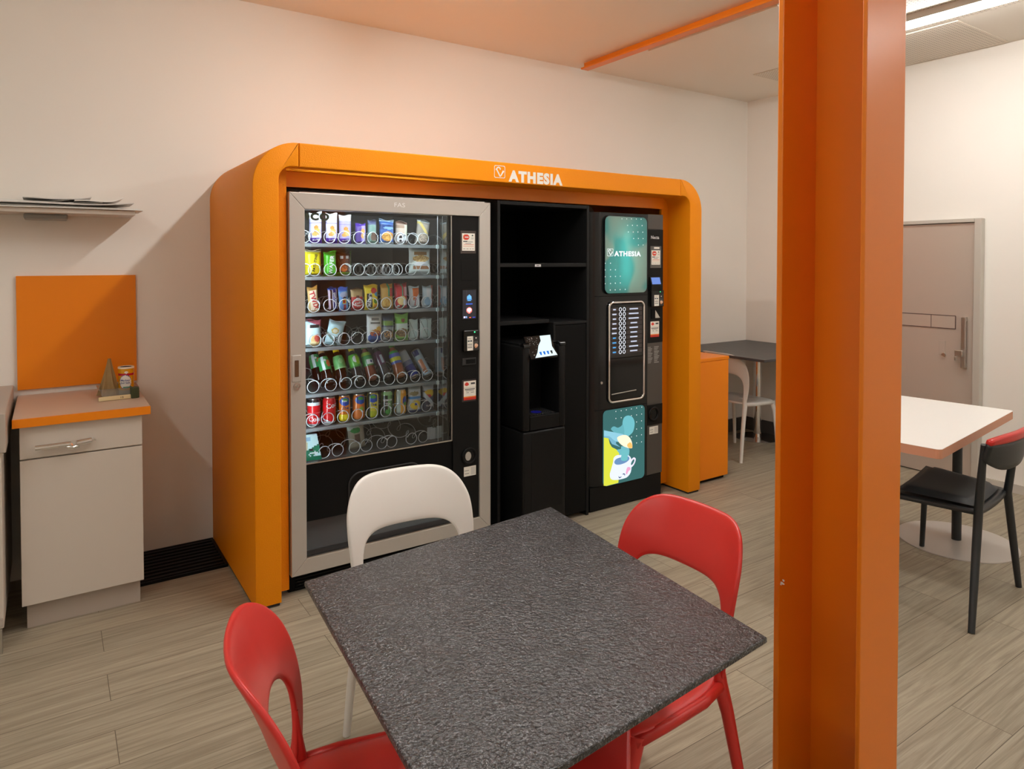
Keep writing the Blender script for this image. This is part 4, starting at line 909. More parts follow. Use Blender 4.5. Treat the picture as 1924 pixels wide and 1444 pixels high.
for (nm, za, zb_) in (('seam', k_(1170, 555)[1], .0), ('seam', k_(1170, 764)[1], 0)):
    MB().box(xs_+.03, KY-.0008, za-.0015, kxd-.004, KY+.001, za+.0015).build('door_seam', M_BLKM, cm)
def rrect(x0, z0, x1, z1, r, y, n=8):
    P = arc(x1-r, z1-r, r, 0, pi/2, n)+arc(x0+r, z1-r, r, pi/2, pi, n)+arc(x0+r, z0+r, r, pi, 1.5*pi, n)+arc(x1-r, z0+r, r, 1.5*pi, 2*pi, n)
    return [(x, y, z) for x, z in P]
# upper lit panel: translucent teal sheet with a tube lamp behind it
ux0, uz1 = k_(1133.5, 405.5); ux1, uz0 = k_(1211, 548.5)
def teal_mat():
    m = bpy.data.materials.new('translucent teal sheet'); m.use_nodes = True; n = m.node_tree.nodes; l = m.node_tree.links; n.clear()
    o = n.new('ShaderNodeOutputMaterial'); d = n.new('ShaderNodeBsdfDiffuse'); t = n.new('ShaderNodeBsdfTranslucent'); g = n.new('ShaderNodeBsdfGlossy')
    tc = n.new('ShaderNodeTexCoord'); ns = n.new('ShaderNodeTexNoise'); ns.inputs['Scale'].default_value = 3.2; ns.inputs['Detail'].default_value = 1; ns.inputs['Distortion'].default_value = .8
    l.new(tc.outputs['Object'], ns.inputs['Vector'])
    c = n.new('ShaderNodeValToRGB'); c.color_ramp.interpolation = 'EASE'
    c.color_ramp.elements[0].position = .44; c.color_ramp.elements[0].color = (.14, .42, .41, 1)
    c.color_ramp.elements[1].position = .56; c.color_ramp.elements[1].color = (.40, .50, .45, 1)
    l.new(ns.outputs['Fac'], c.inputs[0]); l.new(c.outputs[0], d.inputs[0]); l.new(c.outputs[0], t.inputs[0])
    a = n.new('ShaderNodeMixShader'); a.inputs[0].default_value = .55; l.new(d.outputs[0], a.inputs[1]); l.new(t.outputs[0], a.inputs[2])
    x = n.new('ShaderNodeMixShader'); fr = n.new('ShaderNodeFresnel'); fr.inputs['IOR'].default_value = 1.45; g.inputs['Roughness'].default_value = .12
    l.new(fr.outputs[0], x.inputs[0]); l.new(a.outputs[0], x.inputs[1]); l.new(g.outputs[0], x.inputs[2]); l.new(x.outputs[0], o.inputs[0]); return m
pnl = MB().prism(rrect(ux0, uz0, ux1, uz1, .035, KY-.020), (0, .002, 0)).build('light_panel', teal_mat(), cm)
ring = rrect(ux0, uz0, ux1, uz1, .035, KY-.019); ring.append(ring[0])
b = MB()
R2 = rrect(ux0-.001, uz0-.001, ux1+.001, uz1+.001, .036, KY-.019); n = len(R2)
R3 = rrect(ux0-.006, uz0-.006, ux1+.006, uz1+.006, .04, KY-.001)
va = [b.bm.verts.new(p) for p in R2]; vb = [b.bm.verts.new(p) for p in R3]; R4 = [b.bm.verts.new((p[0], KY-.001, p[2])) for p in R2]
for k in range(n):
    b.bm.faces.new([va[k], va[(k+1) % n], vb[(k+1) % n], vb[k]])
b.build('panel_bezel', M_BLKG, pnl)
b = MB(); b.box(ua+.004, KY+.072, va_+.004, uc-.004, KY+.074, vc-.004)
b.box(ua+.001, KY+.003, va_, ua+.004, KY+.074, vc); b.box(uc-.004, KY+.003, va_, uc-.001, KY+.074, vc); b.box(ua+.004, KY+.003, va_, uc-.004, KY+.074, va_+.004); b.box(ua+.004, KY+.003, vc-.004, uc-.004, KY+.074, vc)
b.build('light_box', M_WHITE, pnl)
tx = k_(1173.5, 480)[0]; ta, tb_ = k_(1173, 532)[1], k_(1173, 432)[1]
MB().tube([(tx, KY+.026, ta), (tx, KY+.026, tb_)], .010, 14).build('tube_lamp', emat('teal tube lamp', (.6, 1, .96, 1), 110), pnl)
xa, za = k_(1179.5, 476.5, KY-.021)
M_LETL = emat('lit white letters', (.95, 1, 1, 1), .95)
lettering('ATHESIA', .0445, M_LETL, pnl, lambda p, q: (xa+p, KY-.0206, za+q), bold=.055, fit=(k_(1204, 476)[0]-k_(1154, 476)[0], .033), local=False, label='white block lettering on the lit panel')
x0, z0 = k_(1141, 481, KY-.021); x1, z1 = k_(1152.5, 467, KY-.021)
emblem(M_LETL, pnl, (x0+x1)/2, (z0+z1)/2, x1-x0, z1-z0, KY-.0206)
def dots(rows, y, parent, m, r=.0019):
    b = MB()
    for (px, py) in rows:
        x, z = k_(px, py, y); b.ngon([(x+r*cos(2*pi*k/8), y, z+r*sin(2*pi*k/8)) for k in range(8)])
    return b.build('dot_pattern', m, parent)
def U1(px, py): return (1100+px/7.22, 380+py/7.22)
D1 = [U1(x, y) for x, y in [(495, 222), (560, 224), (624, 224), (690, 226), (755, 228), (572, 312), (637, 312), (702, 314), (768, 315), (582, 402), (648, 402), (712, 402), (778, 404), (654, 490), (718, 490), (782, 491), (719, 578), (783, 578),
      (270, 826), (340, 825), (268, 916), (340, 914), (407, 914), (268, 1008), (340, 1006), (407, 1004), (473, 1002), (268, 1102), (340, 1100), (405, 1095), (473, 1092), (336, 1188), (404, 1186), (470, 1182), (540, 1180)]]
dots(D1, KY-.0206, pnl, M_LETL, .0034)
# lower lit poster
lx0, lz1 = k_(1133, 767.5); lx1, lz0 = k_(1209.5, 903)
lz0 = k_(1170, 905)[1]; lz1 = k_(1170, 766)[1]
PO = MB().prism(rrect(lx0, lz0, lx1, lz1, .03, KY-.006), (0, .006, 0)).build('poster', emat('poster teal', srgb(70, 120, 118), .8), cm)
w_, h_ = lx1-lx0, lz1-lz0
def U3(px, py):
    """measured on the poster, as fractions of its width and height"""
    x, z = k_(1100+px/6.017, 740+py/6.017, KY-.007); return ((x-lx0)/w_, (z-lz0)/h_)
def art(name, pts, c, s, lay, smooth=True):
    P = [U3(*p) for p in pts]
    if smooth:      # closed Catmull-Rom through the points
        n = len(P); Q = []
        for k in range(n):
            p0, p1, p2, p3 = P[k-1], P[k], P[(k+1) % n], P[(k+2) % n]
            for t in (0, .25, .5, .75):
                Q.append(tuple(.5*(2*p1[d]+(p2[d]-p0[d])*t+(2*p0[d]-5*p1[d]+4*p2[d]-p3[d])*t*t+(3*p1[d]-p0[d]-3*p2[d]+p3[d])*t**3) for d in (0, 1)))
        P = Q
    y = KY-.0062-.0003*lay
    b = MB(); b.ngon([(lx0+w_*min(.995, max(.005, u)), y, lz0+h_*min(.995, max(.005, v))) for u, v in P])
    return b.build(name, emat('poster '+name+str(lay), c, s), PO)
art('yellow_field', [(202, 492), (262, 500), (275, 560), (300, 600), (350, 625), (385, 665), (380, 700), (330, 760), (300, 860), (345, 960), (376, 968), (372, 1003), (240, 1040), (205, 1036), (193, 1020), (205, 800)], srgb(222, 226, 70), 1.0, 1, False)
art('splash', [(445, 470), (425, 400), (420, 320), (440, 262), (487, 242), (535, 265), (557, 330), (540, 420), (500, 465), (470, 480)], srgb(120, 200, 210), .9, 1)
art('splash', [(290, 400), (305, 372), (330, 366), (365, 380), (400, 365), (425, 345), (440, 420), (420, 470), (340, 440)], srgb(112, 190, 200), .85, 2)
art('pour', [(410, 590), (490, 610), (492, 690), (470, 730), (430, 740), (400, 710), (375, 660), (355, 630), (400, 620)], srgb(120, 196, 206), .9, 2)
art('sleeve', [(202, 408), (262, 420), (330, 450), (352, 500), (345, 560), (395, 600), (300, 565), (262, 500), (202, 490)], srgb(130, 190, 214), .9, 3, False)
art('forearm', [(202, 418), (290, 425), (360, 440), (420, 452), (445, 470), (395, 500), (375, 540), (320, 520), (270, 478), (202, 470)], srgb(150, 210, 230), .95, 4)
art('pastry', [(358, 492), (400, 468), (450, 462), (490, 482), (520, 530), (530, 590), (520, 612), (470, 605), (415, 580), (375, 540)], srgb(255, 236, 206), 1.1, 5)
art('pastry_tip', [(470, 575), (500, 545), (522, 560), (528, 604), (490, 608)], srgb(250, 196, 110), 1.0, 6)
art('cup', [(312, 770), (320, 720), (360, 690), (430, 690), (480, 690), (510, 715), (520, 760), (515, 870), (480, 930), (430, 955), (345, 970), (290, 960), (275, 910), (290, 850)], srgb(226, 232, 250), 1.1, 4)
art('cup_mouth', [(325, 770), (345, 735), (395, 715), (440, 708), (485, 705), (495, 735), (460, 770), (395, 795), (345, 795)], srgb(120, 160, 206), .85, 5)
art('pour', [(410, 640), (480, 640), (478, 700), (470, 745), (430, 755), (400, 740), (405, 690)], srgb(120, 200, 206), .9, 6)
hd = [(505, 790), (515, 745), (545, 715), (568, 730), (560, 775), (535, 815), (512, 826)]
art('cup_handle', hd, srgb(236, 226, 246), 1.05, 3); art('handle_gap', [(512, 790), (525, 755), (545, 735), (552, 750), (540, 780), (522, 800)], srgb(76, 128, 128), .8, 7)
art('cup_flower', [(470, 830), (500, 825), (508, 850), (485, 870), (468, 905), (455, 890)], srgb(240, 170, 206), 1.0, 7)
art('cup_line', [(372, 925), (385, 938), (405, 930), (402, 940), (380, 950)], srgb(60, 90, 130), .8, 7); art('cup_line', [(415, 905), (435, 895), (448, 910), (436, 925), (440, 910)], srgb(60, 90, 130), .8, 7)
def U3p(px, py): return (1100+px/6.017, 740+py/6.017)
D2 = [U3p(x, y) for x, y in [(344, 196), (404, 188), (462, 178), (520, 168), (578, 157), (637, 147), (344, 275), (404, 267), (520, 244), (578, 235), (635, 226), (578, 315), (634, 302), (578, 395), (634, 384), (520, 484), (578, 472), (634, 460), (578, 552), (634, 540)]]
dots(D2, KY-.0066, PO, M_LETL, .0032)
# selection bay with its chrome rounded frame
sx0, sz1 = k_(1142.5, 568); sx1, sz0 = k_(1207, 750)
sz1 = k_(1174, 567)[1]; sz0 = k_(1174, 751)[1]
P = rrect(sx0, sz0, sx1, sz1, .032, KY-.010, 8); P.append(P[0])
bay = MB().prism(rrect(sx0-.004, sz0-.004, sx1+.004, sz1+.004, .034, KY-.004), (0, .004, 0)).build('selection_bay', M_BLKM, cm)
MB().tube(P, .0075, 12, cap=False).build('chrome_frame', M_CHROME, bay, smooth=60)
def U2(px, py): return (1110+px/6.28, 550+py/6.28)
qA = at(*U2(212, 130), 1, KY-.012); qB = at(*U2(545, 130), 1, KY-.012); qD = at(*U2(212, 770), 1, KY-.012); qC = at(*U2(582, 735), 1, KY-.012)
kp = MB().box(sx0+.006, KY-.013, qC[2]-.004, sx1-.012, KY-.0045, sz1-.012, bev=.003).build('button_panel', M_BLKG, bay)
xc1, xc2 = k_(*U2(348, 190), KY-.013)[0], k_(*U2(393, 190), KY-.013)[0]
zr0, zr9 = k_(*U2(348, 195), KY-.013)[1], k_(*U2(372, 693), KY-.013)[1]
M_RING = emat('lit ring', (.9, .93, 1, 1), 1.0); M_BARW = emat('lit white caption', (.72, .78, .95, 1), .8); M_BARB = emat('lit blue caption', (.10, .42, .85, 1), .9)
M_ROW = mat('selection row', (.035, .026, .026, 1), .3)
wl = [.5, .75, .6, .7, .8, .85, .55, .7, .55, .6]
for k in range(10):
    z = zr0+(zr9-zr0)*k/9
    for xx, side_ in ((xc1, 0), (xc2, 1)):
        b = MB(); b.tube([(xx+.0098*cos(2*pi*t/20), KY-.0145, z+.0115*sin(2*pi*t/20)) for t in range(21)], .0018, 6, cap=False); b.build('button', M_RING, kp, smooth=60)
        x_in = xx-.018 if side_ == 0 else xx+.018
        x_out = sx0+.012 if side_ == 0 else sx1-.02
        a_, c_ = min(x_in, x_out), max(x_in, x_out)
        row = MB().box(a_, KY-.0138, z-.0125, c_, KY-.013, z+.0125).build('caption_plate', M_ROW, kp)
        mw = (c_-a_)*wl[(k+side_*3) % 10]*.42; mc = (a_+c_)/2
        MB().box(mc-mw, KY-.0145, z-.0035, mc+mw*.8, KY-.0139, z+.0045).build('caption', M_BARB if (side_ == 0 and k >= 6) else M_BARW, row)
# dispensing recess below the buttons
b = MB(); zt = qC[2]-.006
b.box(sx0+.008, KY-.0128, sz0+.010, sx1-.010, KY-.0045, zt); b.build('cup_window', M_BLKG, bay)
b = MB(); b.tube([(sx0+.02, KY-.014, sz0+.05), (sx1-.07, KY-.014, sz0+.058)], .003, 8); b.build('cup_rail', M_STEEL, bay)
kx, kz = k_(1129.5, 719); b = MB(); b.tube([(kx, KY-.006, kz), (kx, KY+.004, kz)], .0085, 16); b.build('door_lock', M_STEEL, cm, smooth=40)
# right column
M_KGR = mat('warm grey panel', (.060, .052, .045, 1), .4)
RX0, RX1 = kxd, KX1
zt_, zb2 = k_(1231, 431)[1], k_(1231, 643)[1]
boxo('column_panel', M_KGR, cm, RX0, KY+.004, zt_+.001, RX1, KY+.0895, KZT-.01)
mp_ = boxo('payment_panel', M_BLK, cm, RX0, KY+.002, zb2, RX1, KY+.0895, zt_)
boxo('column_panel', M_KGR, cm, RX0, KY+.004, .153, RX1, KY+.0895, zb2-.001)
xn, zn = k_(1231, 446, KY)
lettering('Necta', .030, M_WHITE, mp_, lambda p, q: (xn+p, KY+.0012, zn+q), bold=.01, local=False)
card('sticker', 1222, 462, 1242, 503, KY+.002, [('bg', srgb(84, 82, 78)), ('r', .3, .88, .8, .97, wpr)], mp_, th=.001, nu=12, nv=24, label='grey sticker backing')
card('sticker', 1224, 470, 1240, 497, KY+.0008, STK1, mp_, label='white sticker with a red and orange disc')
a, c_ = at(1220, 520, 1, KY+.002), at(1240, 546, 1, KY+.002)
hs = MB().prism([(a[0], KY+.002, a[2]), (a[0], KY-.004, a[2]), (a[0], KY-.02, a[2]-.055), (a[0], KY-.02, c_[2]), (a[0], KY+.002, c_[2])], (c_[0]-a[0], 0, 0)).build('display_housing', M_BLK, mp_)
def ds(u, v): return (a[0]+(c_[0]-a[0])*(.08+.8*u), KY-.0048-.0125*(1-v)-.0012, a[2]-.004-.046*(1-v))
b = MB(); b.ngon([ds(0, 0), ds(1, 0), ds(1, 1), ds(0, 1)]); b.build('display', emat('blue display', srgb(120, 150, 225), .9), hs)
reader(1220, 545, 1243, 575, KY+.002, mp_, .8)
x0, z0 = k_(1228, 580); x1, z1 = k_(1240, 598)
b = MB(); b.box(x0-.02, KY-.003, z1, x1, KY+.002, z0, bev=.002); sl2 = b.build('coin_slot', M_BLKM, mp_)
b = MB(); b.prism([(x0+.012, KY-.0045, z0-.008), (x1-.004, KY-.0045, z1+.006), (x0+.012, KY-.0045, z1+.006)], (0, .0014, 0)); b.build('coin_chute', M_STEEL, sl2)
card('sticker', 1222, 604, 1238, 632, KY+.002, STK2, mp_, label='white sticker with a red foot')
# pale instruction print
b = MB()
for k in range(22):
    px = 1217.5+(0 if k < 11 else 11.5); py = 652+(k % 11)*2.9
    w = (9 if k < 11 else 10)*(.6+.4*((k*37) % 10)/10)
    p = at(px, py-.12*(px-1217), 1, KY+.003); q = at(px+w, py+.9-.12*(px-1217), 1, KY+.003)
    b.box(p[0], KY+.0032, q[2], q[0], KY+.0042, p[2])
b.build('instruction_print', mat('grey print', (.25, .24, .23, 1), .6), cm)
z1, z0 = k_(1231, 759)[1], k_(1231, 797)[1]
rp = boxo('return_panel', M_BLK, cm, RX0+.002, KY, z0, RX1-.001, KY+.0035, z1)
xr2, zr2 = k_(1227.5, 777)
ringcup(xr2, zr2, KY, .040, .026, rp)
card('sticker', 1220, 802, 1236, 813, KY+.004, NOTE, cm, label='small white notice')
# ------------------------------------------------------------------ orange waste bin beside the portal
wb = thing('waste_bin', (3.84, 3.45, 0), 'orange square waste bin standing against the right side of the portal', 'waste bin')
boxo('body', M_ORS, wb, 3.63, 3.225, .025, 4.026, 3.66, .852, bev=.003)
ld = boxo('lid', M_ORS, wb, 3.63, 3.222, .8525, 4.029, 3.665, .876, bev=.003)
boxo('plinth', M_BLKM, wb, 3.645, 3.25, 0, 4.01, 3.64, .0245)
p = at(1318.5, 663, 2, .877)
MB().lathe([(0, 0), (.075, 0), (.075, .001), (0, .001)], (3.80, 3.44, .8762), 28).build('opening', mat('blue-black hole', (.02, .02, .08, 1), .5), ld)
# ------------------------------------------------------------------ chairs
def shell_chair(label, m, loc, heading, group, k=1.0, metal_leg=False, cat='chair', back_w=.230, top=.839, hole=.672):
    o = thing('shell_chair', (loc[0], loc[1], 0), label, cat, group, rot=(0, 0, radians(heading)))
    o.scale = (k, k, k)
    # backrest: arched sheet with an arched opening, its two posts running down to the seat
    def pos(s, z):
        t = (z-.44)/(top-.44)
        hw = (.189+(back_w-.189)*min(1, max(0, t)/.75)**.8)
        x = -.205-.105*max(0, t)**2.4+.076*(abs(s)**2.2)*(.55+.45*t)
        return Vector((x, s*hw, z))
    def outer(t):
        th = pi*(1-t); c_, s_ = cos(th), sin(th); q = 5.4
        return (math.copysign(abs(c_)**(2/q), c_), .44+(top-.44)*abs(s_)**(2/4.1))
    def inner(t):
        th = pi*(1-t); c_, s_ = cos(th), sin(th); q = 5.0
        sh_ = .83
        return (sh_*math.copysign(abs(c_)**(2/q), c_), .44+(hole-.44)*abs(s_)**(2/4.2))
    b = MB(); N, K = 48, 7
    def bf(u, v):
        a = outer(u); c_ = inner(u)
        return pos(a[0]+(c_[0]-a[0])*v, a[1]+(c_[1]-a[1])*v)
    b.grid(N, K, bf)
    bk = b.build('backrest', m, o, local=True, smooth=180)
    md = bk.modifiers.new('thick', 'SOLIDIFY'); md.thickness = .013; md.offset = 0
    md = bk.modifiers.new('soft', 'SUBSURF'); md.levels = md.render_levels = 1
    # seat: dished rounded square, lifted at the rear, rolled down at the front
    b = MB()
    def sf(u, v):
        r = u; th = 2*pi*v; q = 4.2
        x = math.copysign(abs(cos(th))**(2/q), cos(th)); y = math.copysign(abs(sin(th))**(2/q), sin(th))
        X, Y = r*x*.212, r*y*(.218-.012*(1-x*r))
        z = .452-.016*(1-r**2)*(1 if x < .6 else .6)+.012*max(0, -X/.212)**3-.022*max(0, (X-.13)/.08)**2-.010*max(0, r-.86)/.14
        return (X, Y, z)
    V = b.grid(9, 48, lambda u, v: sf(max(u, .001), v))
    bmesh.ops.remove_doubles(b.bm, verts=b.bm.verts, dist=.0005)
    st = b.build('seat', m, o, local=True, smooth=180)
    md = st.modifiers.new('thick', 'SOLIDIFY'); md.thickness = .017; md.offset = -1
    md = st.modifiers.new('soft', 'SUBSURF'); md.levels = md.render_levels = 1
    b = MB()
    ap_ = [(-.20, .203), (.17, .203)]
    for s in (-1, 1): b.tube([(-.160, .184*s, .436), (-.08, .201*s, .4325), (.06, .204*s, .429), (.165, .197*s, .421)], .0155, 10, ry=.0125)
    b.tube([(.185, -.18, .418), (.19, 0, .420), (.185, .18, .418)], .012, 8)
    b.build('seat_rim', m, o, local=True, smooth=180)
    mm = M_STEEL if metal_leg else m
    for s in (-1, 1):
        # front leg
        P = [(.150, .190*s, .432), (.172, .196*s, .36), (.190, .203*s, .22), (.205, .210*s, 0)]
        lg = MB().tube(P, [.026, .0175, .0155, .013], 12, ry=[.020, .0155, .0145, .0125]).build('leg', (M_STEEL if (metal_leg and s < 0) else m), o, local=True, smooth=40)
        if metal_leg and s < 0: lg['label'] = 'grey metal leg'
        # rear leg carries on from the post of the backrest
        P = [(-.172, .174*s, .56), (-.169, .176*s, .49), (-.168, .179*s, .435), (-.188, .186*s, .36), (-.220, .197*s, .2), (-.25, .207*s, 0)]
        MB().tube(P, [.005, .013, .023, .019, .016, .013], 12, ry=[.004, .010, .0155, .0155, .0145, .0125]).build('leg', m, o, local=True, smooth=40)
    return o
GC = 'chairs round the dark table'
shell_chair('red plastic chair at the left of the dark table, its back against the camera side', M_RED, (.564, 1.303), -14, GC)
shell_chair('red plastic chair at the right end of the dark table near the orange column', M_RED, (1.285, 1.362), 180.8, GC)
shell_chair('white plastic chair between the dark table and the snack machine', M_WHC, (.974, 1.885), -94.7, GC)
# red stool: only its corner and leg tops show below the table edge
so_ = thing('stool', (.98, 1.15, 0), 'red plastic stool tucked under the near edge of the dark table', 'stool', None)
dr_, dl_ = np.array([.69, .724, 0]), np.array([-.724, .69, 0])
C1 = np.array([1.092, 1.142, 0])
def sq(u, v, z): p = C1-dr_*u+dl_*v; return (p[0], p[1], z)
MB().prism([sq(0, 0, .478), sq(.3, 0, .478), sq(.3, .27, .478), sq(0, .27, .478)], (0, 0, .026), bev=.008).build('seat', M_RED, so_)
MB().prism([sq(.004, .001, .466), sq(.012, .001, .466), sq(.012, .26, .466), sq(.004, .26, .466)], (0, 0, .0115), bev=.002).build('apron', M_RED, so_)
for (u, v, mm_) in ((.025, .024, M_STEEL), (.03, .075, M_RED), (.045, .165, M_RED), (.07, .21, M_RED), (.27, .03, M_RED), (.27, .24, M_RED)):
    if mm_ is M_STEEL: MB().tube([sq(u, v, .477), sq(u, v, 0)], .0135, 16).build('leg', mm_, so_, smooth=40)['label'] = 'grey steel leg'
    else: MB().tube([sq(u, v, .477), sq(u, v, .455), sq(u, v, .43), sq(u, v, .39), sq(u, v, 0)], [.034, .03, .018, .0145, .012] if v < .1 else [.014]*5, 12).build('leg', mm_, so_, smooth=40)
shell_chair('white plastic chair in the far corner beside the orange bin', M_WHC, (4.65, 3.61), 0, 'chairs in the far corner')
# ------------------------------------------------------------------ dark speckled table
def table_mat():
    m, n, l, p = newmat('speckled dark stone laminate')
    tc = n.new('ShaderNodeTexCoord')
    n1 = n.new('ShaderNodeTexNoise'); n1.inputs['Scale'].default_value = 270; n1.inputs['Detail'].default_value = 3; n1.inputs['Roughness'].default_value = .7; l.new(tc.outputs['Object'], n1.inputs['Vector'])
    c = n.new('ShaderNodeValToRGB'); e = c.color_ramp.elements
    e[0].position = .43; e[0].color = (.008, .0083, .0093, 1); e[1].position = .67; e[1].color = (.27, .28, .31, 1)
    x = e.new(.535); x.color = (.022, .0232, .026, 1)
    l.new(n1.outputs['Fac'], c.inputs[0])
    n3 = n.new('ShaderNodeTexNoise'); n3.inputs['Scale'].default_value = 9; n3.inputs['Detail'].default_value = 3; l.new(tc.outputs['Object'], n3.inputs['Vector'])
    c3 = n.new('ShaderNodeValToRGB'); c3.color_ramp.elements[0].position = .3; c3.color_ramp.elements[0].color = (.72, .72, .72, 1); c3.color_ramp.elements[1].position = .65; c3.color_ramp.elements[1].color = (1.1, 1.1, 1.1, 1)
    l.new(n3.outputs['Fac'], c3.inputs[0])
    mx = n.new('ShaderNodeMix'); mx.data_type = 'RGBA'; mx.blend_type = 'MULTIPLY'; mx.inputs[0].default_value = 1
    l.new(c.outputs[0], mx.inputs[6]); l.new(c3.outputs[0], mx.inputs[7])
    l.new(mx.outputs[2], p.inputs['Base Color'])
    p.inputs['Roughness'].default_value = .29; p.inputs['Specular IOR Level'].default_value = .5; p.inputs['Coat Weight'].default_value = .35; p.inputs['Coat Roughness'].default_value = .22
    n2 = n.new('ShaderNodeTexNoise'); n2.inputs['Scale'].default_value = 150; n2.inputs['Detail'].default_value = 3; l.new(tc.outputs['Object'], n2.inputs['Vector'])
    b = n.new('ShaderNodeBump'); b.inputs['Strength'].default_value = 1; b.inputs['Distance'].default_value = .004; l.new(n2.outputs['Fac'], b.inputs['Height']); l.new(b.outputs['Normal'], p.inputs['Normal']); l.new(b.outputs['Normal'], p.inputs['Coat Normal'])
    return m
M_TAB = table_mat()
tb = thing('dining_table', (.905, 1.345, 0), 'square table with a dark speckled stone-look top in the foreground', 'table')
q4 = [at(1035, 951, 2, .75), at(1441, 1195.5, 2, .75), at(770, 1446, 2, .75), at(572, 1091, 2, .75)]
# near corner from the two measured near edges
def meet(p, q, r, s):
    d1, d2 = q-p, s-r; c_ = d1[0]*d2[1]-d1[1]*d2[0]; t = ((r[0]-p[0])*d2[1]-(r[1]-p[1])*d2[0])/c_; return p+d1*t
nc = meet(q4[1], at(1050, 1440, 2, .75), q4[3], at(770, 1444, 2, .75))
q4[2] = nc
MB().prism([(p[0], p[1], .735) for p in q4], (0, 0, .015), bev=.004, seg=3).build('tabletop', M_TAB, tb)
MB().cyl((.87, 1.45, .012), (.87, 1.45, .70), .032, 20).build('pedestal', M_STEEL, tb, smooth=40)
MB().lathe([(0, 0), (.24, 0), (.24, .006), (.06, .012), (0, .012)], (.87, 1.45, 0), 40).build('base_disc', M_STEEL, tb, smooth=40)
b = MB(); b.box(.66, 1.345, .70, 1.15, 1.385, .7348); b.box(.885, 1.1, .70, .925, 1.345, .7348); b.box(.885, 1.385, .70, .925, 1.6, .7348); b.build('top_bracket', M_BLK, tb)
# ------------------------------------------------------------------ black table in the far corner
ft = thing('corner_table', (4.85, 3.63, 0), 'dark topped table in the far corner behind the white chair', 'table')
MB().box(4.36, 3.17, .805, XE-.004, YW-.004, .825, bev=.003).build('tabletop', mat('dark slate top', (.055, .055, .058, 1), .45, vary=.25, vscale=12), ft)
MB().cyl((5.16, 3.82, .012), (5.16, 3.82, .8045), .036, 24).build('pedestal', M_CHROME, ft, smooth=40)
MB().lathe([(0, 0), (.19, 0), (.19, .004), (.05, .012), (0, .012)], (5.16, 3.82, 0), 40).build('base_disc', mat('polished base', (.5, .5, .5, 1), .08, metal=1), ft, smooth=40)
# ------------------------------------------------------------------ white topped table and black chair at the right
wtb = thing('white_table', (3.75, 1.85, 0), 'rectangular table with a white top and salmon coloured edge at the right', 'table')
A_ = at(1768, 845, 2, .75); B_ = at(1905, 771, 2, .75)
ex = (B_-A_); L_ = np.linalg.norm(ex); ex = ex/L_; ey = np.array([-ex[1], ex[0], 0])
Wd = .72
Q = [A_, B_, B_+ey*Wd, A_+ey*Wd]
def rnd(Q, r=.03, n=5):
    out = []
    for k in range(4):
        p, a_, c_ = Q[k], Q[k-1], Q[(k+1) % 4]
        u = (a_-p)/np.linalg.norm(a_-p); v = (c_-p)/np.linalg.norm(c_-p)
        for t in range(n+1):
            th = pi/2*t/n; out.append(p+u*r*(1-sin(th))+v*r*(1-cos(th)))
    return out
R_Q = rnd(Q, .022)
tp = MB().prism([(p[0], p[1], .708) for p in R_Q], (0, 0, .0405)).build('core', mat('salmon edge', srgb(206, 146, 116), .45), wtb)
MB().prism([(p[0], p[1], .7488) for p in R_Q], (0, 0, .0012)).build('top_laminate', mat('white laminate', srgb(248, 247, 243), .3), wtb)
MB().prism([(p[0], p[1], .694) for p in rnd([Q[0]+ex*.06+ey*.05, Q[1]-ex*.06+ey*.05, Q[2]-ex*.06-ey*.05, Q[3]+ex*.06-ey*.05])], (0, 0, .0135)).build('under_frame', M_BCH, wtb)
for t in (.22, .86):
    pc = A_+ex*.19+ey*.48
    rb = .29 if t > .5 else .19
    if t > .5: pc = np.array([4.16, 1.78, 0])
    MB().cyl((pc[0], pc[1], .01), (pc[0], pc[1], .6935), .024, 18).build('post', M_BCH, wtb, smooth=40)
    MB().lathe([(0, 0), (rb, 0), (rb, .005), (.03, .011), (0, .011)], (pc[0], pc[1], 0), 48).build('base_disc', mat('pale grey base', srgb(196, 190, 184), .3, metal=.2), wtb, smooth=40)
bc = thing('stacking_chair', (3.55, 1.55, 0), 'black stacking chair with a charcoal seat pushed to the white table', 'chair')
LA, LB, LD = at(1825, 1189, 2, 0), at(1914, 1102, 2, 0), at(1732, 1027, 2, 0)
TA, TB = at(1849, 835, 2, .76), at(1911, 812, 2, .76)
LF = LA+(LD-LB)*.9
def limb(P, r, ry, name='leg'): return MB().tube([tuple(p) for p in P], r, 12, ry=ry).build(name, M_BCH, bc, smooth=40)
SA, SB_ = at(1838, 966, 2, .44), at(1893, 925, 2, .44)
limb([TA, (TA+SA)/2+np.array([0, 0, .005]), SA, LA*.55+SA*.45, LA], [.015, .019, .02, .018, .015], [.012, .016, .018, .016, .013])
limb([TB, (TB+SB_)/2, SB_, LB*.55+SB_*.45, LB], [.015, .018, .02, .018, .014], [.012, .016, .018, .016, .013])
SD, SF_ = at(1735, 905, 2, .425), at(1690, 900, 2, .425)
SD = np.array([LD[0]-.03, LD[1]-.03, .425]); SF_ = np.array([LF[0]+.03, LF[1]-.03, .425])
limb([SD, LD], [.018, .013], [.016, .012]); limb([SF_, LF], [.018, .013], [.016, .012])
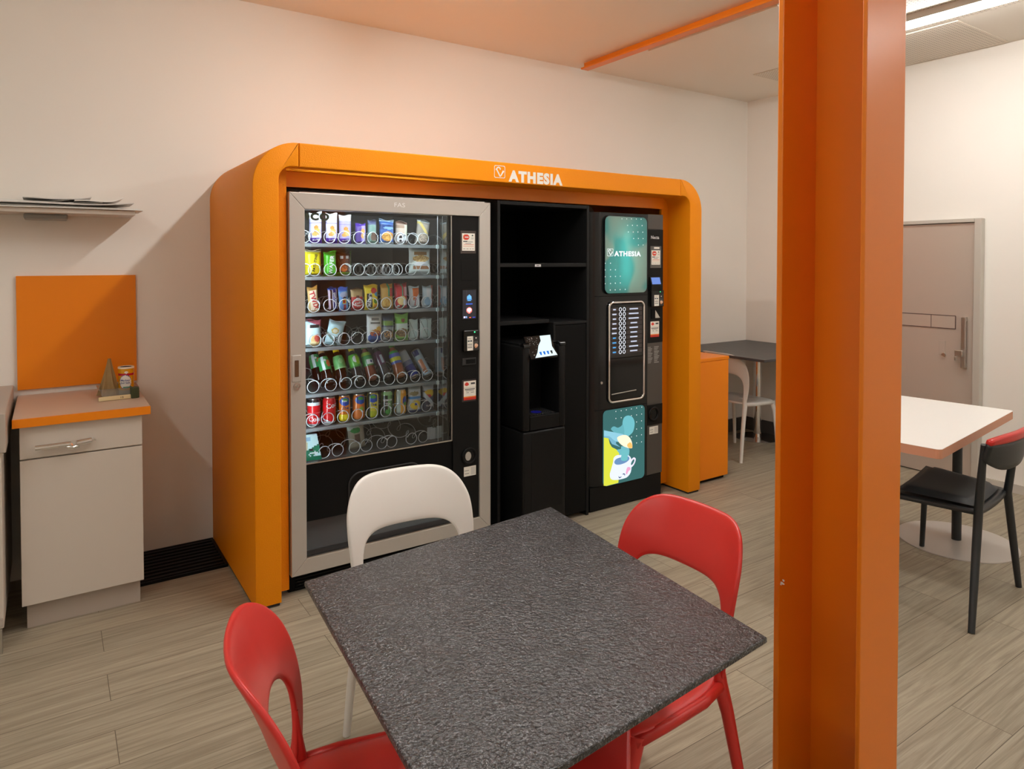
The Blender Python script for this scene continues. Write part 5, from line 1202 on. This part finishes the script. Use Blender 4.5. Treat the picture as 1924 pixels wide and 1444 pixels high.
# seat pan and pad span the four leg heads
cn = [SA, SB_, SD, SF_]
def quad(u, v): return SA*(1-u)*(1-v)+SB_*u*(1-v)+SD*u*v+SF_*(1-u)*v
b = MB()
def sp(u, v):
    p = quad(u, v); e = (2*u-1)**4+(2*v-1)**4
    return (p[0], p[1], .445+.012*((2*u-1)**2)-.008*(1-min(1, e)))
b.grid(14, 14, sp); so = b.build('seat', M_BCH, bc, smooth=180); md = so.modifiers.new('t', 'SOLIDIFY'); md.thickness = .022; md.offset = -1
b = MB()
def spd(u, v):
    p = quad(.07+.86*u, .07+.86*v); e = max(0, 1-(abs(2*u-1)**6+abs(2*v-1)**6))
    return (p[0], p[1], .452+.012*((2*u-1)**2)+.028*e**.3+.012*max(0, v-.7))
b.grid(18, 18, spd); b.build('seat_pad', M_GRC, bc, smooth=180)
# backrest band between the two rear posts, with a red upper cover
def band(u, v, z0, z1, over=.12):
    p = TA+(TB-TA)*(-over*.3+(1+over*2)*u); bow = -.03*(1-(2*u-1)**2)
    nrm_ = np.array([-(TB-TA)[1], (TB-TA)[0], 0]); nrm_ /= np.linalg.norm(nrm_)
    zz = z0+(z1-z0)*v
    zz -= .06*(abs(2*u-1)**3)*(1-v) * -1 if z0 < .7 else 0
    q = p-nrm_*(-bow+.02*v); return (q[0], q[1], zz)
b = MB(); b.grid(20, 6, lambda u, v: band(u, v, .635, .765)); bo = b.build('backrest', M_BCH, bc, smooth=180)
md = bo.modifiers.new('t', 'SOLIDIFY'); md.thickness = .02; md.offset = 0
b = MB(); b.grid(20, 4, lambda u, v: band(u, 1+.25*v, .635, .765)); co_ = b.build('back_cover', M_RED, bc, smooth=180); co_['label'] = 'red top edge of the backrest'
md = co_.modifiers.new('t', 'SOLIDIFY'); md.thickness = .024; md.offset = 0
# ------------------------------------------------------------------ grey door in the end wall
M_DOOR = mat('grey-beige metal door', srgb(192, 178, 166), .3, metal=.25); M_DFR = mat('grey door frame', srgb(196, 190, 180), .35, metal=.2)
DX = XE-.035
def dy(px, py=600): return at(px, py, 0, DX)[1]
def dz(px, py): return at(px, py, 0, DX)[2]
d1 = thing('door_1', (XE-.02, 2.7, 0), None, None); d1['kind'] = 'structure'
yr, yl = dy(1829), dy(1829)+.95
zd = dz(1760, 421)
lf = boxo('leaf', M_DOOR, d1, DX, yr, .008, XE-.001, yl, zd)
b = MB(); yo = dy(1844); 
b.box(DX-.02, yo, 0, XE-.001, yr-.004, zd+.03, bev=.004); b.box(DX-.02, yl+.004, 0, XE-.001, yl+.05, zd+.03, bev=.004); b.box(DX-.02, yr-.004, zd+.004, XE-.001, yl+.004, zd+.03, bev=.003)
b.build('door_frame', M_DFR, d1)
b = MB()
def dpt(px, py): p = at(px, py, 0, DX); return p[1], p[2]
ya, zt2 = dpt(1795, 594); zb3 = dz(1795, 617)
b.box(DX-.004, ya, zb3, DX, yl-.08, zt2, bev=.001); pl = b.build('panel_strip', M_DOOR, lf)
b = MB(); ym = dpt(1750, 600)[0]
for (y0_, z0_, y1_, z1_) in ((ya-.004, zt2, yl-.08, zt2+.005), (ya-.004, zb3-.005, yl-.08, zb3), (ya-.005, zb3, ya, zt2), (ym-.002, zb3, ym+.002, zt2)): b.box(DX-.0048, y0_, z0_, DX-.0002, y1_, z1_)
b.build('strip_edge', mat('brown groove line', (.09, .05, .045, 1), .5), pl)  # plain brown lines round the strip and across it
yk, zk = dpt(1773, 654)
b = MB(); b.box(DX-.004, yk-.012, zk-.05, DX, yk+.03, zk+.055, bev=.002); kpz = b.build('lock_plate', M_DOOR, lf)
b = MB(); b.tube([(DX-.004, yk-.004, zk-.045), (DX-.014, yk-.004, zk-.045)], .013, 14); b.build('lock_cylinder', M_STEEL, kpz, smooth=40)
yh, zh1 = dpt(1814, 595); zh2 = dz(1812, 690); ylv, zlv = dpt(1808, 663)
b = MB(); b.box(DX-.034, yh-.016, zh2, DX-.018, yh+.016, zh1, bev=.004); b.box(DX-.019, yh-.014, zh1-.03, DX, yh+.014, zh1, bev=.002); b.box(DX-.019, yh-.014, zh2, DX, yh+.014, zh2+.03, bev=.002)
hb = b.build('pull_bar', M_STEEL, lf)
b = MB(); b.box(DX-.05, ylv-.02, zlv-.022, DX-.0345, ylv+.03, zlv+.022, bev=.004); b.box(DX-.06, ylv+.012, zlv-.05, DX-.046, ylv+.028, zlv-.0225, bev=.003); b.build('latch', M_STEEL, hb)
# ------------------------------------------------------------------ world and view
w = bpy.data.worlds.new('world'); SC.world = w; w.use_nodes = True
w.node_tree.nodes['Background'].inputs[0].default_value = (.9, .95, 1, 1); w.node_tree.nodes['Background'].inputs[1].default_value = .0
SC.view_settings.view_transform = 'Standard'; SC.view_settings.look = 'None'; SC.view_settings.gamma = 1; SC.view_settings.exposure = .12
SC.view_settings.use_curve_mapping = False
SC.cycles.max_bounces = 10; SC.cycles.diffuse_bounces = 5; SC.cycles.transparent_max_bounces = 12
SC.cycles.use_denoising = True; SC.cycles.sample_clamp_indirect = 6
